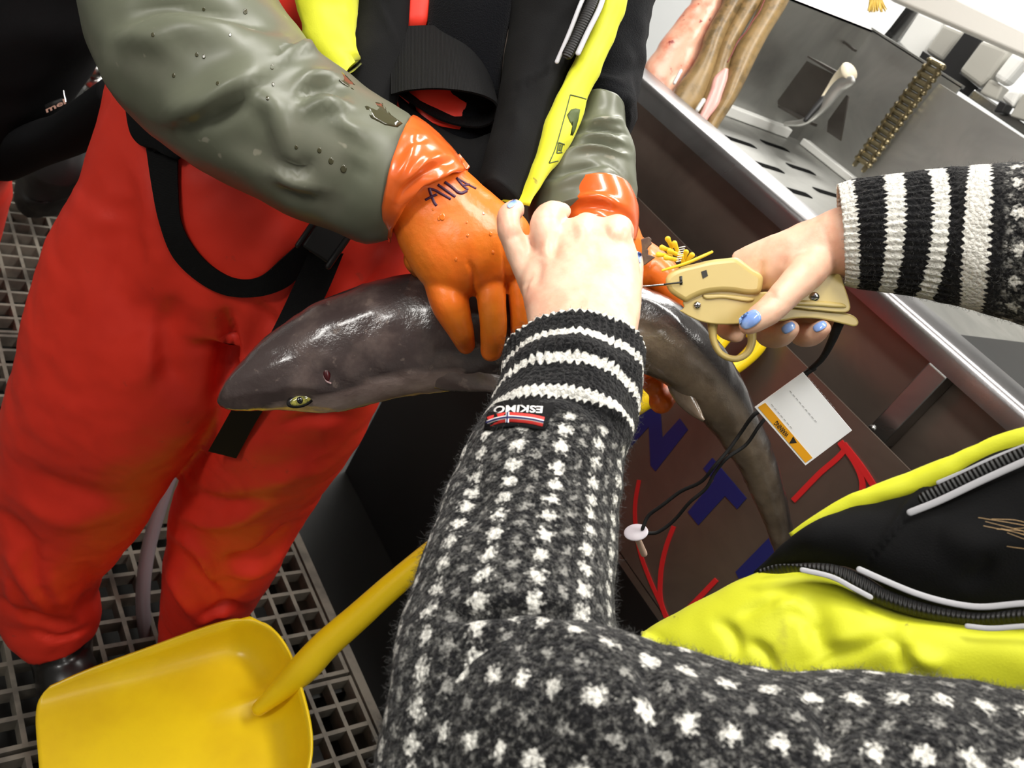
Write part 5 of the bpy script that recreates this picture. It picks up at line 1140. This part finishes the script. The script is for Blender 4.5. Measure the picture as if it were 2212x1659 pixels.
mb = MB(); panel(mb, V4([(100, 1030), (250, 930), (450, 828), (640, 742), (740, 718), (830, 722), (1000, 762), (1150, 852), (1300, 912), (1500, 962), (1700, 984), (1906, 975), (2150, 980), (2800, 1010)], -.002), V4([(102, 1034), (250, 1190), (450, 1300), (700, 1380), (870, 1400), (960, 1330), (1100, 1260), (1300, 1270), (1500, 1290), (1700, 1300), (1906, 1330), (2000, 1345), (2150, 1360), (2800, 1420)], -.03), n=110, m=44, bulge=.022, thick=.03, pinch=.3)
vlow = mb.build('vest_yellow_lobe', M['hivis'], tg_)
folds(vlow, [(z4((800, 900), (880, 960), (930, 1080), (960, 1150)), 16, -.010, 40), (z4((720, 890), (840, 900), (900, 1000)), 20, .006), (z4((950, 1150), (1080, 1120), (1250, 1050), (1330, 1060)), 16, -.007, 40), (z4((1300, 1060), (1340, 1130), (1350, 1210)), 14, -.006), (z4((960, 1060), (1100, 1060), (1240, 1010)), 30, .006), (z4((450, 960), (520, 1020), (560, 1130)), 14, -.005), (z4((600, 1060), (680, 1120), (720, 1230)), 14, -.005), (z4((560, 940), (640, 900), (760, 860)), 10, -.003), (z4((1350, 1100), (1450, 1150), (1540, 1160)), 20, .006)])
wobble(vlow, .0018, 26, 5)
mb = MB(); panel(mb, V4([(650, 722), (800, 698), (900, 690), (1020, 700), (1150, 752), (1250, 812), (1400, 868), (1550, 905), (1700, 925), (1906, 905), (2150, 905), (2800, 935)], -.022), V4([(650, 734), (740, 720), (830, 726), (1000, 766), (1150, 856), (1300, 916), (1420, 950), (1550, 972), (1700, 986), (1906, 976), (2150, 980), (2800, 1012)], -.024), n=110, m=14, bulge=.006, thick=.012, pinch=.2)
vzp = mb.build('vest_zip', M['zip'], vb)
def pipe4(q, r, o, name='piping', m_='piping'):
    mb = MB(); tube(mb, [(x, y, vz(x, o), r) for x, y in z4(*q)], n=80, m=10, flat=.3); return mb.build(name, M[m_], vb)
pipe4([(1130, 722), (1250, 775), (1400, 836), (1550, 878), (1700, 898), (1906, 882), (2150, 880), (2800, 910)], 7, -.024)
pipe4([(860, 724), (1000, 758), (1100, 810), (1180, 852)], 6, -.030)
pipe4([(1640, 990), (1750, 1000), (1906, 990), (2150, 985), (2800, 1015)], 6, -.034)
pipe4([(1505, 312), (1620, 264), (1760, 200), (1906, 142), (2150, 50), (2800, -60)], 6, -.006)
pipe4([(1370, 452), (1500, 400), (1700, 305), (1906, 212), (2150, 105), (2800, 10)], 8, -.012)
pipe4([(1440, 385), (1600, 310), (1750, 240), (1906, 172), (2150, 75), (2800, -25)], 15, -.010, 'vest_zip', 'zip')
# loose fair hair over the vest
M['hair'] = mat('fair_hair', (196, 160, 110), .4)
mb = MB()
for i in range(12):
    x0, y0 = 2260 + rng.uniform(-10, 30), 1165 + rng.normal(0, 22); k_ = rng.uniform(.3, 1)
    tube(mb, [(x0, y0 + 8, .468, .7), (x0 - 70 * k_, y0 - 4 - rng.uniform(0, 12), .472, .55), (x0 - 160 * k_, y0 - rng.uniform(0, 26) - 8, .478, .5)], n=10, m=5)
hr = mb.build('hair', M['hair'], tg_); hr['kind'] = 'stuff'
